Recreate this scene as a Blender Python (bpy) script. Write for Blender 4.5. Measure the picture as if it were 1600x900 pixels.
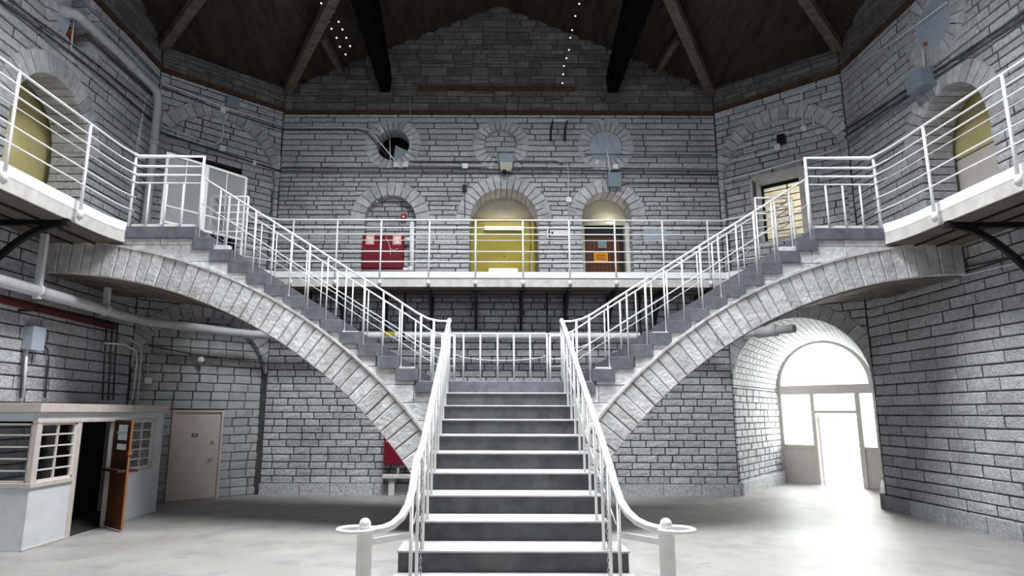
import bpy, math, random
import numpy as np
from mathutils import Matrix, Vector

# ------------------------------------------------------------------ camera
S = bpy.context.scene
for o in list(bpy.data.objects): bpy.data.objects.remove(o)
C = S.collection
F, TH, PX, RO, CX, CH = 1016.0, .1890, -39.76, -.0024, -.3192, 1.9429
PI = math.pi
cam_d = bpy.data.cameras.new('camera'); cam = bpy.data.objects.new('camera', cam_d); C.objects.link(cam)
cam_d.sensor_width = 36; cam_d.sensor_fit = 'HORIZONTAL'; cam_d.lens = F/1600*36
cam_d.shift_x = -PX/1600; cam_d.clip_start = .05; cam_d.clip_end = 200
ct, st = math.cos(TH), math.sin(TH)
fw = np.array([0, ct, st]); er = np.array([1., 0, 0]); eu = np.array([0, -st, ct])
ci = er*math.cos(RO)-eu*math.sin(RO); cj = er*math.sin(RO)+eu*math.cos(RO)
CP = np.array([CX, 0, CH])
cam.matrix_world = Matrix(((ci[0], cj[0], -fw[0], CP[0]), (ci[1], cj[1], -fw[1], CP[1]), (ci[2], cj[2], -fw[2], CP[2]), (0, 0, 0, 1)))
S.camera = cam
# ------------------------------------------------------------------ world, daylight, exposure
W = bpy.data.worlds.new('overcast'); S.world = W; W.use_nodes = True
bgn = W.node_tree.nodes['Background']; bgn.inputs[0].default_value = (.86, .92, 1, 1); bgn.inputs[1].default_value = 3.0
S.view_settings.view_transform = 'Standard'; S.view_settings.look = 'None'
S.view_settings.gamma = 1; S.view_settings.use_curve_mapping = False
S.view_settings.exposure = 0.0
def area(name, loc, target, sx, sy, power, col=(1, 1, 1), spread=PI):
    l = bpy.data.lights.new(name, 'AREA'); l.shape = 'RECTANGLE'; l.size = sx; l.size_y = sy
    l.energy = power; l.color = col; l.spread = spread
    o = bpy.data.objects.new(name, l); C.objects.link(o); o.location = loc
    o.rotation_euler = (Vector(target)-Vector(loc)).to_track_quat('-Z', 'Y').to_euler()
    return o
area('lantern_daylight', (0, 7.6, 13.6), (0, 7.6, 0), 4.6, 5.6, 2700, (.95, .97, 1), 2.45)
area('front_window_daylight', (0, -1.7, 9.2), (0, 10, 6.5), 9.6, 3.4, 100, (.92, .96, 1))
area('entrance_daylight', (10.9, 20.6, 2.3), (6.5, 14.6, 1.2), 3.6, 4.6, 1650, (1, .97, .92))

# ------------------------------------------------------------------ helpers
def proj(P):
    P = np.asarray(P, float)-CP
    d = P@fw; u = F*(P@ci)/d; v = F*(P@cj)/d
    return 800+PX+u, 450-v, d
def ray(u, v):
    return fw*F+ci*(u-800-PX)+cj*(450-v)
def hit(u, v, P0, n):
    d = ray(u, v); n = np.asarray(n, float)
    return CP+d*(((np.asarray(P0, float)-CP)@n)/(d@n))
def onY(u, v, Y): return hit(u, v, (0, Y, 0), (0, 1, 0))
def onX(u, v, X): return hit(u, v, (X, 0, 0), (1, 0, 0))
def onZ(u, v, Z): return hit(u, v, (0, 0, Z), (0, 0, 1))
rng = random.Random(7)

class MB:
    def __init__(s): s.v = []; s.f = []; s.sm = []
    def add(s, vs, fs, smooth=False):
        n = len(s.v); s.v += [tuple(map(float, p)) for p in vs]
        s.f += [tuple(i+n for i in f) for f in fs]; s.sm += [smooth]*len(fs); return s
    def box(s, a, b):
        x0, y0, z0 = a; x1, y1, z1 = b
        x0, x1 = min(x0, x1), max(x0, x1); y0, y1 = min(y0, y1), max(y0, y1); z0, z1 = min(z0, z1), max(z0, z1)
        return s.add([(x0,y0,z0),(x1,y0,z0),(x1,y1,z0),(x0,y1,z0),(x0,y0,z1),(x1,y0,z1),(x1,y1,z1),(x0,y1,z1)],
            [(0,3,2,1),(4,5,6,7),(0,1,5,4),(1,2,6,5),(2,3,7,6),(3,0,4,7)])
    def bbox(s, a, b, c=.008):     # box with bevelled edges
        x0, x1 = sorted((a[0], b[0])); y0, y1 = sorted((a[1], b[1])); z0, z1 = sorted((a[2], b[2]))
        c = min(c, (x1-x0)*.4, (y1-y0)*.4, (z1-z0)*.4)
        vs = []; 
        for X, Y, Z in ((0,0,0),(1,0,0),(1,1,0),(0,1,0),(0,0,1),(1,0,1),(1,1,1),(0,1,1)):
            x = (x0, x1)[X]; y = (y0, y1)[Y]; z = (z0, z1)[Z]
            dx = (c, -c)[X]; dy = (c, -c)[Y]; dz = (c, -c)[Z]
            vs += [(x, y+dy, z+dz), (x+dx, y, z+dz), (x+dx, y+dy, z)]
        f = lambda i, k: i*3+k
        fs = [(f(0,2),f(3,2),f(2,2),f(1,2)), (f(4,2),f(5,2),f(6,2),f(7,2)), (f(0,1),f(1,1),f(5,1),f(4,1)), (f(1,0),f(2,0),f(6,0),f(5,0)),
              (f(2,1),f(3,1),f(7,1),f(6,1)), (f(3,0),f(0,0),f(4,0),f(7,0))]
        for i, j, ka, kb in ((0,1,1,2),(1,2,0,2),(2,3,1,2),(3,0,0,2),(4,5,2,1),(5,6,2,0),(6,7,2,1),(7,4,2,0),(0,4,0,1),(1,5,1,0),(2,6,0,1),(3,7,1,0)):
            fs.append((f(i,ka),f(i,kb),f(j,kb),f(j,ka)))
        for i in range(8): fs.append((f(i,0),f(i,1),f(i,2)) if i in (0,2,5,7) else (f(i,2),f(i,1),f(i,0)))
        return s.add(vs, fs)
    def prism(s, poly, vec):       # poly 3D points, extruded along vec
        n = len(poly); vec = np.asarray(vec, float)
        vs = [np.asarray(p, float) for p in poly]; vs = vs+[p+vec for p in vs]
        return s.add(vs, [tuple(range(n-1, -1, -1)), tuple(range(n, 2*n))]+[(i, (i+1) % n, n+(i+1) % n, n+i) for i in range(n)])
    def beam(s, a, b, w, h, up=(0, 0, 1)):
        a = np.asarray(a, float); b = np.asarray(b, float); d = b-a; d /= np.linalg.norm(d)
        sd = np.cross(d, up); sd /= np.linalg.norm(sd); u = np.cross(sd, d)
        return s.prism([a-sd*w/2-u*h/2, a+sd*w/2-u*h/2, a+sd*w/2+u*h/2, a-sd*w/2+u*h/2], b-a)
    def tube(s, path, r, n=8, cap=True):
        P = [np.asarray(p, float) for p in path]; m = len(P); T = []
        for i in range(m):
            a = P[max(i-1, 0)]; b = P[min(i+1, m-1)]; d = b-a; T.append(d/(np.linalg.norm(d)+1e-9))
        up = np.array([0, 0, 1.]) if abs(T[0][2]) < .9 else np.array([0, 1., 0])
        vs = []
        for i in range(m):
            sd = np.cross(T[i], up)
            if np.linalg.norm(sd) < .05: up = np.array([0, 1., 0]) if abs(T[i][1]) < .9 else np.array([1., 0, 0]); sd = np.cross(T[i], up)
            sd /= np.linalg.norm(sd); u = np.cross(sd, T[i]); up = u
            k = 1.
            if 0 < i < m-1:
                a = P[i]-P[i-1]; a /= np.linalg.norm(a)+1e-9; k = 1/max(.5, abs(a@T[i]))
            for j in range(n):
                t = 2*PI*j/n; vs.append(P[i]+(sd*math.cos(t)+u*math.sin(t))*r*k)
        fs = [(i*n+j, i*n+(j+1) % n, (i+1)*n+(j+1) % n, (i+1)*n+j) for i in range(m-1) for j in range(n)]
        s.add(vs, fs, True)
        if cap: s.f += [tuple(len(s.v)-m*n+j for j in range(n))[::-1], tuple(len(s.v)-n+j for j in range(n))]; s.sm += [False]*2
        return s
    def lathe(s, prof, c, ax=(0, 0, 1), n=16, smooth=True):   # prof (r, h)
        ax = np.asarray(ax, float); ax /= np.linalg.norm(ax); c = np.asarray(c, float)
        t = np.array([1., 0, 0]) if abs(ax[0]) < .8 else np.array([0, 1., 0]); a = np.cross(ax, t); a /= np.linalg.norm(a); b = np.cross(ax, a)
        vs = [c+ax*h+(a*math.cos(2*PI*j/n)+b*math.sin(2*PI*j/n))*max(r, 1e-4) for r, h in prof for j in range(n)]
        m = len(prof)
        s.add(vs, [(i*n+j, i*n+(j+1) % n, (i+1)*n+(j+1) % n, (i+1)*n+j) for i in range(m-1) for j in range(n)], smooth)
        s.f += [tuple(len(s.v)-m*n+j for j in range(n))[::-1], tuple(len(s.v)-n+j for j in range(n))]; s.sm += [False]*2
        return s
    def sphere(s, c, r, n=14):
        return s.lathe([(r*math.sin(PI*i/8), -r*math.cos(PI*i/8)) for i in range(9)], c, n=n)
    def mesh(s, name, m):
        me = bpy.data.meshes.new(name); me.from_pydata(s.v, [], s.f); me.materials.append(m)
        me.polygons.foreach_set('use_smooth', s.sm); me.validate(); me.update(); return me
    def build(s, name, m, parent=None):
        o = bpy.data.objects.new(name, s.mesh(name, m)); C.objects.link(o)
        if parent is not None:
            o.parent = parent; o.matrix_parent_inverse = Matrix.Translation(-parent.location)
        return o

def thing(name, label, cat, loc=(0, 0, 0), group=None):
    o = bpy.data.objects.new(name, None); C.objects.link(o); o.location = [float(x) for x in loc]; o.empty_display_size = .1
    o['label'] = label; o['category'] = cat
    if group: o['group'] = group
    return o
def tag(o, label, cat, group=None, kind=None):
    o['label'] = label; o['category'] = cat
    if group: o['group'] = group
    if kind: o['kind'] = kind
    return o

# ------------------------------------------------------------------ materials
def mat(name, col, rough=.8, var=.25, scale=3., bump=.0, bscale=30., metal=0., island=0., stain=None, stain_scale=.6, stain_amt=.5, stretch=None, emit=None, spec=.3):
    m = bpy.data.materials.new(name); m.use_nodes = True; nt = m.node_tree; N = nt.nodes; L = nt.links
    p = N['Principled BSDF']; p.inputs['Roughness'].default_value = rough; p.inputs['Metallic'].default_value = metal
    p.inputs['Specular IOR Level'].default_value = spec
    g = N.new('ShaderNodeNewGeometry'); pos = g.outputs['Position']
    if stretch:
        mp = N.new('ShaderNodeMapping'); mp.inputs['Scale'].default_value = stretch; L.new(pos, mp.inputs[0]); pos = mp.outputs[0]
    nz = N.new('ShaderNodeTexNoise'); nz.inputs['Scale'].default_value = scale; nz.inputs['Detail'].default_value = 6; nz.inputs['Roughness'].default_value = .65
    L.new(pos, nz.inputs['Vector'])
    cr = N.new('ShaderNodeMapRange'); cr.inputs[1].default_value = .3; cr.inputs[2].default_value = .7
    cr.inputs[3].default_value = 1-var; cr.inputs[4].default_value = 1+var*.6; L.new(nz.outputs[0], cr.inputs[0])
    val = cr.outputs[0]
    if island:
        oi = N.new('ShaderNodeObjectInfo'); ad = N.new('ShaderNodeMath'); ad.operation = 'ADD'
        L.new(g.outputs['Random Per Island'], ad.inputs[0]); L.new(oi.outputs['Random'], ad.inputs[1])
        fr = N.new('ShaderNodeMath'); fr.operation = 'FRACT'; L.new(ad.outputs[0], fr.inputs[0])
        mr = N.new('ShaderNodeMapRange'); mr.inputs[3].default_value = 1-island; mr.inputs[4].default_value = 1+island*.6; L.new(fr.outputs[0], mr.inputs[0])
        mu = N.new('ShaderNodeMath'); mu.operation = 'MULTIPLY'; L.new(val, mu.inputs[0]); L.new(mr.outputs[0], mu.inputs[1]); val = mu.outputs[0]
    vm = N.new('ShaderNodeVectorMath'); vm.operation = 'SCALE'; vm.inputs[0].default_value = col; L.new(val, vm.inputs['Scale'])
    out = vm.outputs[0]
    if stain:
        n2 = N.new('ShaderNodeTexNoise'); n2.inputs['Scale'].default_value = stain_scale; n2.inputs['Detail'].default_value = 8; n2.inputs['Roughness'].default_value = .7
        L.new(g.outputs['Position'] if not stretch else pos, n2.inputs['Vector'])
        r2 = N.new('ShaderNodeMapRange'); r2.inputs[1].default_value = .5; r2.inputs[2].default_value = .68; r2.inputs[4].default_value = stain_amt; L.new(n2.outputs[0], r2.inputs[0])
        mx = N.new('ShaderNodeMix'); mx.data_type = 'RGBA'; L.new(r2.outputs[0], mx.inputs[0]); L.new(out, mx.inputs[6]); mx.inputs[7].default_value = (*stain, 1); out = mx.outputs[2]
    L.new(out, p.inputs['Base Color'])
    if bump:
        nb = N.new('ShaderNodeTexNoise'); nb.inputs['Scale'].default_value = bscale; nb.inputs['Detail'].default_value = 5; L.new(g.outputs['Position'], nb.inputs['Vector'])
        bp = N.new('ShaderNodeBump'); bp.inputs['Strength'].default_value = bump; bp.inputs['Distance'].default_value = .03; L.new(nb.outputs[0], bp.inputs['Height']); L.new(bp.outputs[0], p.inputs['Normal'])
    if emit:
        p.inputs['Emission Color'].default_value = (*emit[0], 1); p.inputs['Emission Strength'].default_value = emit[1]
    return m
M = {}
M['paint'] = mat('whitewashed_stone', (.57, .575, .605), .75, .34, 15, 1.0, 30, island=.16, stain=(.25, .25, .26), stain_scale=.9, stain_amt=.5)
M['bare'] = mat('bare_limestone', (.175, .165, .157), .9, .35, 4, .6, 20, island=.35, stain=(.09, .083, .077), stain_scale=.7, stain_amt=.5)
M['mortar'] = mat('dark_mortar', (.075, .072, .072), .95, .4, 6)
M['vouss'] = mat('arch_stone', (.64, .635, .63), .8, .28, 6, .6, 16, island=.18, stain=(.22, .21, .2), stain_scale=1.2, stain_amt=.55)
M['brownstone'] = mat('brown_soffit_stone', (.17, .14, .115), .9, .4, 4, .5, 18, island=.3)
M['joint'] = mat('arch_joint_lime', (.30, .28, .26), .9, .3, 6)
M['ring'] = mat('ring_stone', (.56, .565, .59), .78, .28, 6, .5, 20, island=.2, stain=(.2, .2, .2), stain_scale=1.1, stain_amt=.5)
M['floor'] = mat('worn_concrete_floor', (.355, .345, .33), .55, .3, 1.6, .05, 40, stain=(.25, .237, .222), stain_scale=.8, stain_amt=.8, spec=.3)
_m = M['floor']; _N = _m.node_tree.nodes; _L = _m.node_tree.links; _p = _N['Principled BSDF']; _src = _p.inputs['Base Color'].links[0].from_socket
_g = _N.new('ShaderNodeNewGeometry'); _mp = _N.new('ShaderNodeMapping'); _mp.inputs['Scale'].default_value = (3.2, 9, 1); _L.new(_g.outputs['Position'], _mp.inputs[0])
_n = _N.new('ShaderNodeTexNoise'); _n.inputs['Scale'].default_value = .8; _n.inputs['Detail'].default_value = 2; _L.new(_mp.outputs[0], _n.inputs['Vector'])
_r = _N.new('ShaderNodeMapRange'); _r.inputs[1].default_value = .70; _r.inputs[2].default_value = .74; _r.inputs[4].default_value = .55; _L.new(_n.outputs[0], _r.inputs[0])
_x = _N.new('ShaderNodeMix'); _x.data_type = 'RGBA'; _L.new(_r.outputs[0], _x.inputs[0]); _L.new(_src, _x.inputs[6]); _x.inputs[7].default_value = (.17, .15, .14, 1); _L.new(_x.outputs[2], _p.inputs['Base Color'])
M['riser'] = mat('shaded_step_paint', (.10, .10, .107), .7, .45, 3.5, .1, 30, stain=(.17, .165, .16), stain_scale=1.5, stain_amt=.5)  # darker copy of the step paint: riser shade put into the colour
M['tread'] = mat('lit_tread_concrete', (.47, .467, .463), .6, .2, 5, .05, 40, stain=(.36, .355, .35), stain_scale=2, stain_amt=.4)  # lighter copy of it: overhead light on the treads put into the colour
M['bluestep'] = mat('blue_grey_step_paint', (.135, .142, .165), .65, .35, 5, .15, 25, stain=(.24, .245, .26), stain_scale=2, stain_amt=.4)
M['white'] = mat('white_metal_paint', (.88, .88, .87), .4, .08, 9)
M['fascia'] = mat('weathered_white_concrete', (.60, .585, .56), .8, .2, 4, .1, 30, stain=(.36, .33, .30), stain_scale=2.5, stain_amt=.5)
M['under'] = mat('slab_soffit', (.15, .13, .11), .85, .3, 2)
M['black'] = mat('black_steel', (.012, .012, .013), .5, .3, 5)
M['matte_black'] = mat('matte_black_steel', (.004, .004, .004), .9, .3, 5, spec=.05)  # near-black dull steel for the roof trusses
M['roof'] = mat('dark_roof_boards', (.040, .034, .028), .9, .6, 2.2, .2, 12, stretch=(3, .5, 1), stain=(.03, .026, .022), stain_scale=1.4)
M['timber'] = mat('old_timber', (.13, .105, .08), .85, .5, 5, .2, 20)
M['ledge'] = mat('rusty_ledge', (.085, .045, .03), .85, .5, 6)
M['pipe'] = mat('grey_painted_pipe', (.55, .56, .58), .45, .15, 5)
M['redpipe'] = mat('red_pipe', (.10, .008, .009), .5, .2, 5)
M['conduit'] = mat('galvanised_conduit', (.74, .75, .77), .35, .1, 9)
M['darkconduit'] = mat('grimy_conduit', (.07, .07, .075), .6, .2, 9)
M['steelbox'] = mat('blue_grey_steel', (.24, .30, .36), .55, .12, 8)
M['plate'] = mat('pale_blue_plate', (.42, .49, .57), .6, .15, 4, stain=(.33, .38, .44), stain_scale=2)
M['red'] = mat('red_cabinet_paint', (.17, .006, .018), .45, .15, 4)
M['redsig'] = mat('red_alarm', (.35, .01, .015), .4, .1, 4)
M['sticker'] = mat('pink_sticker', (.85, .42, .33), .6, .1, 20)
M['stickerw'] = mat('pale_sticker_print', (.9, .8, .7), .6, .05, 20)
M['yellow'] = mat('yellow_door_paint', (.38, .31, .035), .4, .12, 2)
M['yellowdk'] = mat('dark_yellow_trim', (.33, .26, .02), .5, .1, 2)  # slightly darker yellow for door trim and the pipe band
M['cream'] = mat('cream_plaster', (.60, .56, .44), .8, .1, 2)
M['paleyellow'] = mat('pale_yellow_plaster', (.62, .55, .26), .8, .1, 2)
M['wood'] = mat('brown_stained_wood', (.11, .038, .016), .5, .4, 4, stretch=(8, 8, .6))
M['woodlt'] = mat('worn_orange_wood', (.30, .125, .04), .5, .3, 5, stretch=(6, 6, .8))
M['darkwood'] = mat('dark_wood', (.055, .026, .016), .45, .4, 5)
M['orange'] = mat('orange_notice', (.85, .32, .015), .7, .1, 15)
M['ink'] = mat('dark_print', (.03, .03, .035), .7, .1, 15)
M['sign'] = mat('white_sign', (.78, .76, .78), .6, .05, 10)
M['booth'] = mat('pale_blue_board', (.66, .69, .71), .7, .12, 4, .08, 25, stain=(.55, .58, .60), stain_scale=2)
M['trimpink'] = mat('pinkish_beige_trim', (.60, .52, .48), .6, .12, 5)
M['beige'] = mat('beige_metal_door', (.55, .49, .46), .5, .08, 3)
M['dark'] = mat('unlit_interior', (.03, .03, .03), .9, .3, 3)  # near-black base puts the shade of unlit interiors into the colour
M['cmu'] = mat('painted_block', (.42, .43, .43), .75, .2, 4, .3, 30, island=.15, stain=(.25, .24, .22), stain_scale=1, stain_amt=.4)
M['glow'] = mat('reflection_glow', (1, 1, 1), .5, 0, 1, emit=((1, .96, .8), 2.5))  # glow standing in for light reflected in the yellow door
M['bead'] = mat('tiny_glow_dot', (1, 1, 1), .5, 0, 1, emit=((1, .95, .9), 3))  # glow for bright dots of unknown kind
M['rust'] = mat('rust_orange', (.42, .14, .03), .8, .4, 6)
M['ext'] = mat('exterior_limestone', (.55, .45, .33), .9, .3, 3, .3, 15)
M['extground'] = mat('exterior_paving', (.8, .8, .78), .9, .05, 3)
M['offwhite'] = mat('off_white_paint', (.72, .68, .62), .5, .08, 4)
M['chrome'] = mat('brushed_metal', (.6, .58, .55), .3, .1, 9, metal=.8)
M['lens'] = mat('lamp_lens', (.62, .6, .5), .3, .05, 9)
def glass(name, tint, gl=.12, alpha=None):
    m = bpy.data.materials.new(name); m.use_nodes = True; nt = m.node_tree; N = nt.nodes; L = nt.links
    for n in list(N):
        if n.type != 'OUTPUT_MATERIAL': N.remove(n)
    t = N.new('ShaderNodeBsdfTransparent'); t.inputs[0].default_value = (*tint, 1); g = N.new('ShaderNodeBsdfGlossy'); g.inputs['Roughness'].default_value = .05
    mx = N.new('ShaderNodeMixShader'); mx.inputs[0].default_value = gl; L.new(t.outputs[0], mx.inputs[1]); L.new(g.outputs[0], mx.inputs[2])
    L.new(mx.outputs[0], [n for n in N if n.type == 'OUTPUT_MATERIAL'][0].inputs[0]); return m
M['glass'] = glass('clear_glass', (.9, .93, .93), .08)
M['meshscreen'] = glass('fine_wire_screen', (.8, .8, .8), .0)
nt = M['meshscreen'].node_tree; _d = nt.nodes.new('ShaderNodeBsdfDiffuse'); _d.inputs[0].default_value = (.7, .7, .7, 1)
_mx = [n for n in nt.nodes if n.type == 'MIX_SHADER'][0]; _mx.inputs[0].default_value = .3; nt.links.new(_d.outputs[0], _mx.inputs[2])

# ------------------------------------------------------------------ stone walls
YW, YC = 16.2, 8.2
ZAP, KA = 12.98, .435
def roof_z(x, y):
    zA = ZAP-KA*abs(x); zB = ZAP-KA*abs(y-YC)
    d = (abs(x)-5.75)*-.731+(abs(y-YC)-(YW-YC))*-.682
    return max(zA, zB, 10.5+.136*d)

def brick_variant(kind, m, v):
    """unit stone: x -.5...5, y 0 (face) ..1 (back), z -.5...5, rough bulged face"""
    r = random.Random(v*17+len(kind))
    cx = {'short': .08, 'mid': .045, 'long': .026}[kind]; cz = .08
    xs = [-.5, -.5+cx, r.uniform(-.15, .15), .5-cx, .5]; zs = [-.5, -.5+cz, r.uniform(-.1, .1), .5-cz, .5]
    vs = []; 
    for k, z in enumerate(zs):
        for i, x in enumerate(xs):
            e = i in (0, 4) or k in (0, 4)
            xx, zz = x, z
            if e:
                y = .45
                if i in (0, 4): xx = x*(1-r.uniform(0, cx*.9))
                if k in (0, 4): zz = z*(1-r.uniform(0, .10))
            else: y = .12+r.uniform(-.12, .12) if (i, k) != (2, 2) else r.uniform(-.12, .12)
            vs.append((xx, y, zz))
    fs = [(k*5+i, k*5+i+1, (k+1)*5+i+1, (k+1)*5+i) for k in range(4) for i in range(4)]
    # sides to the back
    b = len(vs); vs += [(-.5, 1, -.5), (.5, 1, -.5), (.5, 1, .5), (-.5, 1, .5)]
    fs += [(0, b, b+1, 4, 3, 2, 1), (4, b+1, b+2, 24, 19, 14, 9), (24, b+2, b+3, 20, 21, 22, 23), (20, b+3, b, 0, 5, 10, 15)]
    o = MB(); o.add(vs, fs); return o
VAR = {}
for kind in ('short', 'mid', 'long'):
    for v in range(4):
        VAR[kind, v] = brick_variant(kind, None, v)
        dp = MB(); dp.f = VAR[kind, v].f; dp.sm = VAR[kind, v].sm        # deep stone for jambs: shallow relief on a long body
        dp.v = [(x, y*.09 if y < .9 else y, z) for x, y, z in VAR[kind, v].v]; VAR[kind+'_deep', v] = dp
VMESH = {}
def vmesh(kind, v, mk):
    if (kind, v, mk) not in VMESH: VMESH[kind, v, mk] = VAR[kind, v].mesh('brick', M[mk])
    return VMESH[kind, v, mk]

class Wall:
    def __init__(s, name, A, B, thick=.6):
        """A,B plan points, left to right as seen from the room"""
        s.name = name; s.A = np.array([*A, 0.]); d = np.array([B[0]-A[0], B[1]-A[1], 0.]); s.L = np.linalg.norm(d); s.U = d/s.L
        s.In = np.array([-s.U[1], s.U[0], 0.])      # into the wall (away from the room)
        s.thick = thick; s.bricks = []; s.back = MB(); s.parts = []; s.ops = []
        s.rng = random.Random(len(name)*31+3)
    def P(s, a, z, d=0.):                            # d > 0 out into the room
        return s.A+s.U*a+np.array([0, 0, z])-s.In*d
    def px(s, u, v, d=0.):
        q = hit(u, v, s.A-s.In*d, s.In); return float((q-s.A)@s.U), float(q[2])
    def arch(s, sc, half, z0, zs, ring=.35, depth=.5, n=15, proud=.02, clip=True, m='ring', part=True):
        s.ops.append(dict(k='a', sc=sc, h=half, z0=z0, zs=zs, ring=ring, depth=depth))
        s.ring(sc, zs, half, half+ring, 0, PI, n, depth, proud, m)
    def circle(s, sc, zc, r, ring=.3, depth=.4, n=24, proud=.015, m='ring'):
        s.ops.append(dict(k='c', sc=sc, zc=zc, h=r, ring=ring, depth=depth))
        s.ring(sc, zc, r, r+ring, 0, 2*PI, n, depth, proud, m)
    def ring(s, sc, zc, r0, r1, a0, a1, n, depth, proud, m):
        for i in range(n):
            t0 = a0+(a1-a0)*i/n; t1 = a0+(a1-a0)*(i+1)/n
            g = .007/r1
            def q(rr, t, ins): 
                return (min(max(sc-rr*math.cos(t), .0), s.L), zc+rr*math.sin(t))
            poly = [q(r0, t0+g*r1/r0, 0), q(r0, (t0+t1)/2, 0), q(r0, t1-g*r1/r0, 0), q(r1, t1-g, 0), q(r1, (t0+t1)/2, 0), q(r1, t0+g, 0)]
            if max(p[0] for p in poly)-min(p[0] for p in poly) < .06: continue
            c = np.mean(poly, axis=0); pr = proud+s.rng.uniform(-.008, .012)
            vs = [s.P(*p, -depth) for p in poly]+[s.P(*p, pr-.02) for p in poly]+[s.P(*(c+(np.array(p)-c)*.93), pr) for p in poly]
            k = 6; fs = [tuple(range(k))]
            for L in (0, 1): fs += [(L*k+j, L*k+k+j, L*k+k+(j+1) % k, L*k+(j+1) % k) for j in range(k)]
            fs.append(tuple(range(3*k-1, 2*k-1, -1)))
            mb = MB().add(vs, fs); s.parts.append(('voussoir', mb, m))
    def cut(s, z, mid=True, extra=()):
        iv = []
        for o in list(s.ops)+list(extra):
            if o['k'] == 'r':
                if o['z0'] <= z <= o['z1']: iv.append((o['s0'], o['s1'], o['depth']))
                continue
            if o['k'] == 'a':
                if z < o['z0']: continue
                if z <= o['zs']: iv.append((o['sc']-o['h'], o['sc']+o['h'], o['depth'])); continue
                dz = z-o['zs']
            else: dz = abs(z-o['zc'])
            rm = o['h']+o['ring']*.5
            if dz < rm: w = math.sqrt(rm*rm-dz*dz); iv.append((o['sc']-w, o['sc']+w, .1))
        return iv
    def spans(s, z, lo, hi, iv):
        out = [(lo, hi, .1, .1)]
        for a, b, dp in iv:
            nw = []
            for x0, x1, d0, d1 in out:
                if b <= x0 or a >= x1: nw.append((x0, x1, d0, d1)); continue
                if a > x0+.04: nw.append((x0, a, d0, dp))
                if b < x1-.04: nw.append((b, x1, dp, d1))
            out = nw
        return out
    def top_half(s, z):                              # span of the wall at height z under the roof
        lo, hi = None, None
        for k in range(201):
            a = s.L*k/200; p = s.P(a, 0)
            if roof_z(p[0], p[1])+.06 > z:
                if lo is None: lo = a
                hi = a
        return lo, hi
    def courses(s, zones, gap=.018):
        """zones: (z0, z1, course height, min len, max len, material, irregular)"""
        r = s.rng
        for z0, z1, ch, l0, l1, mk, irr in zones:
            z = z0
            while z < z1-.03:
                h = ch*(1+r.uniform(-irr, irr)); h = min(h, z1-z)
                if z1-(z+h) < ch*.4: h = z1-z
                zm = z+h/2; t = s.top_half(zm)
                if t[0] is None: break
                for x0, x1, d0, d1 in s.spans(zm, t[0], t[1], s.cut(zm)):
                    s.row(x0, x1, z, z+h, l0, l1, mk, 0., d0, d1, gap, irr)
                z += h
    def row(s, x0, x1, z0, z1, l0, l1, mk, off=0., d0=.1, d1=.1, gap=.012, irr=0.):
        r = s.rng; x = x0; first = True
        while x < x1-.01:
            ln = r.uniform(l0, l1)
            if first: ln *= r.uniform(.35, 1)
            if x1-(x+ln) < l0*.5: ln = x1-x
            dep = .08
            if first: dep = max(dep, d0)
            if x+ln >= x1-.001: dep = max(dep, d1)
            if irr > .2 and r.random() < .3 and z1-z0 > .16 and ln > .3:       # snecked rubble: split stone in two
                zz = z0+(z1-z0)*r.uniform(.35, .65)
                s.bricks.append((x+gap/2, x+ln-gap/2, z0+gap/2, zz-gap/2, off, dep, mk)); s.bricks.append((x+gap/2, x+ln-gap/2, zz+gap/2, z1-gap/2, off, dep, mk))
            else: s.bricks.append((x+gap/2, x+ln-gap/2, z0+gap/2, z1-gap/2, off, dep, mk))
            x += ln; first = False
    def infill(s, op, z0, z1, ch, l0, l1, mk, off, extra=(), back=True):
        """bricked-up recess inside an arch or a circle"""
        z = z0
        while z < z1-.02:
            h = min(ch, z1-z); zm = z+h/2
            ex = .16 if op['h'] > 1.5 else 0.
            if op['k'] == 'a' and zm <= op['zs']: w = op['h']+ex
            else:
                dz = abs(zm-(op['zs'] if op['k'] == 'a' else op['zc'])); w = math.sqrt(max(0, (op['h']+.06)**2-dz*dz))
            if w > .08:
                for x0, x1, d0, d1 in s.spans(zm, op['sc']-w, op['sc']+w, [(o['s0'], o['s1'], o['depth']) for o in extra if o['z0'] <= zm <= o['z1']]):
                    s.row(max(x0, .01-ex), min(x1, s.L-.01+ex), z, z+h, l0, l1, mk, off, d0, d1, .009 if mk == 'cmu' else .014)
                    if back: s.strip(max(x0, -ex), min(x1, s.L+ex), z, z+h, off-.02, off-.25)
            z += h
    def strip(s, a0, a1, z0, z1, d0, d1):
        s.back.prism([s.P(a0, z0, d0), s.P(a1, z0, d0), s.P(a1, z0, d1), s.P(a0, z0, d1)], (0, 0, z1-z0))
    def backing(s, z1=13.2, dz=.1):
        z = 0
        while z < z1:
            t = s.top_half(z+dz/2)
            if t[0] is None: break
            for x0, x1, _, _ in s.spans(z+dz/2, t[0], t[1], [(a-.03, b+.03, d) for a, b, d in s.cut(z+dz/2)]):
                s.strip(x0, x1, z, z+dz, -.025, -s.thick)
            z += dz
    def build(s, label, limit=300):
        if s.name in ('wall_back', 'wall_left', 'wall_right'):
            for z0, z1, e in ((0, 4.3, .05), (4.3, 13.2, .4)):
                if s.name != 'wall_left': s.strip(-(.4 if s.name == 'wall_back' else e), 0, z0, z1, -.03, -.6)
                if s.name != 'wall_right': s.strip(s.L, s.L+(e if s.name == 'wall_back' else .4), z0, z1, -.03, -.6)
        root = s.back.build(s.name, M['mortar']); tag(root, label, 'wall', kind='structure')
        R = Matrix(((s.U[0], s.In[0], 0, 0), (s.U[1], s.In[1], 0, 0), (0, 0, 1, 0), (0, 0, 0, 1)))
        items = []
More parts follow.
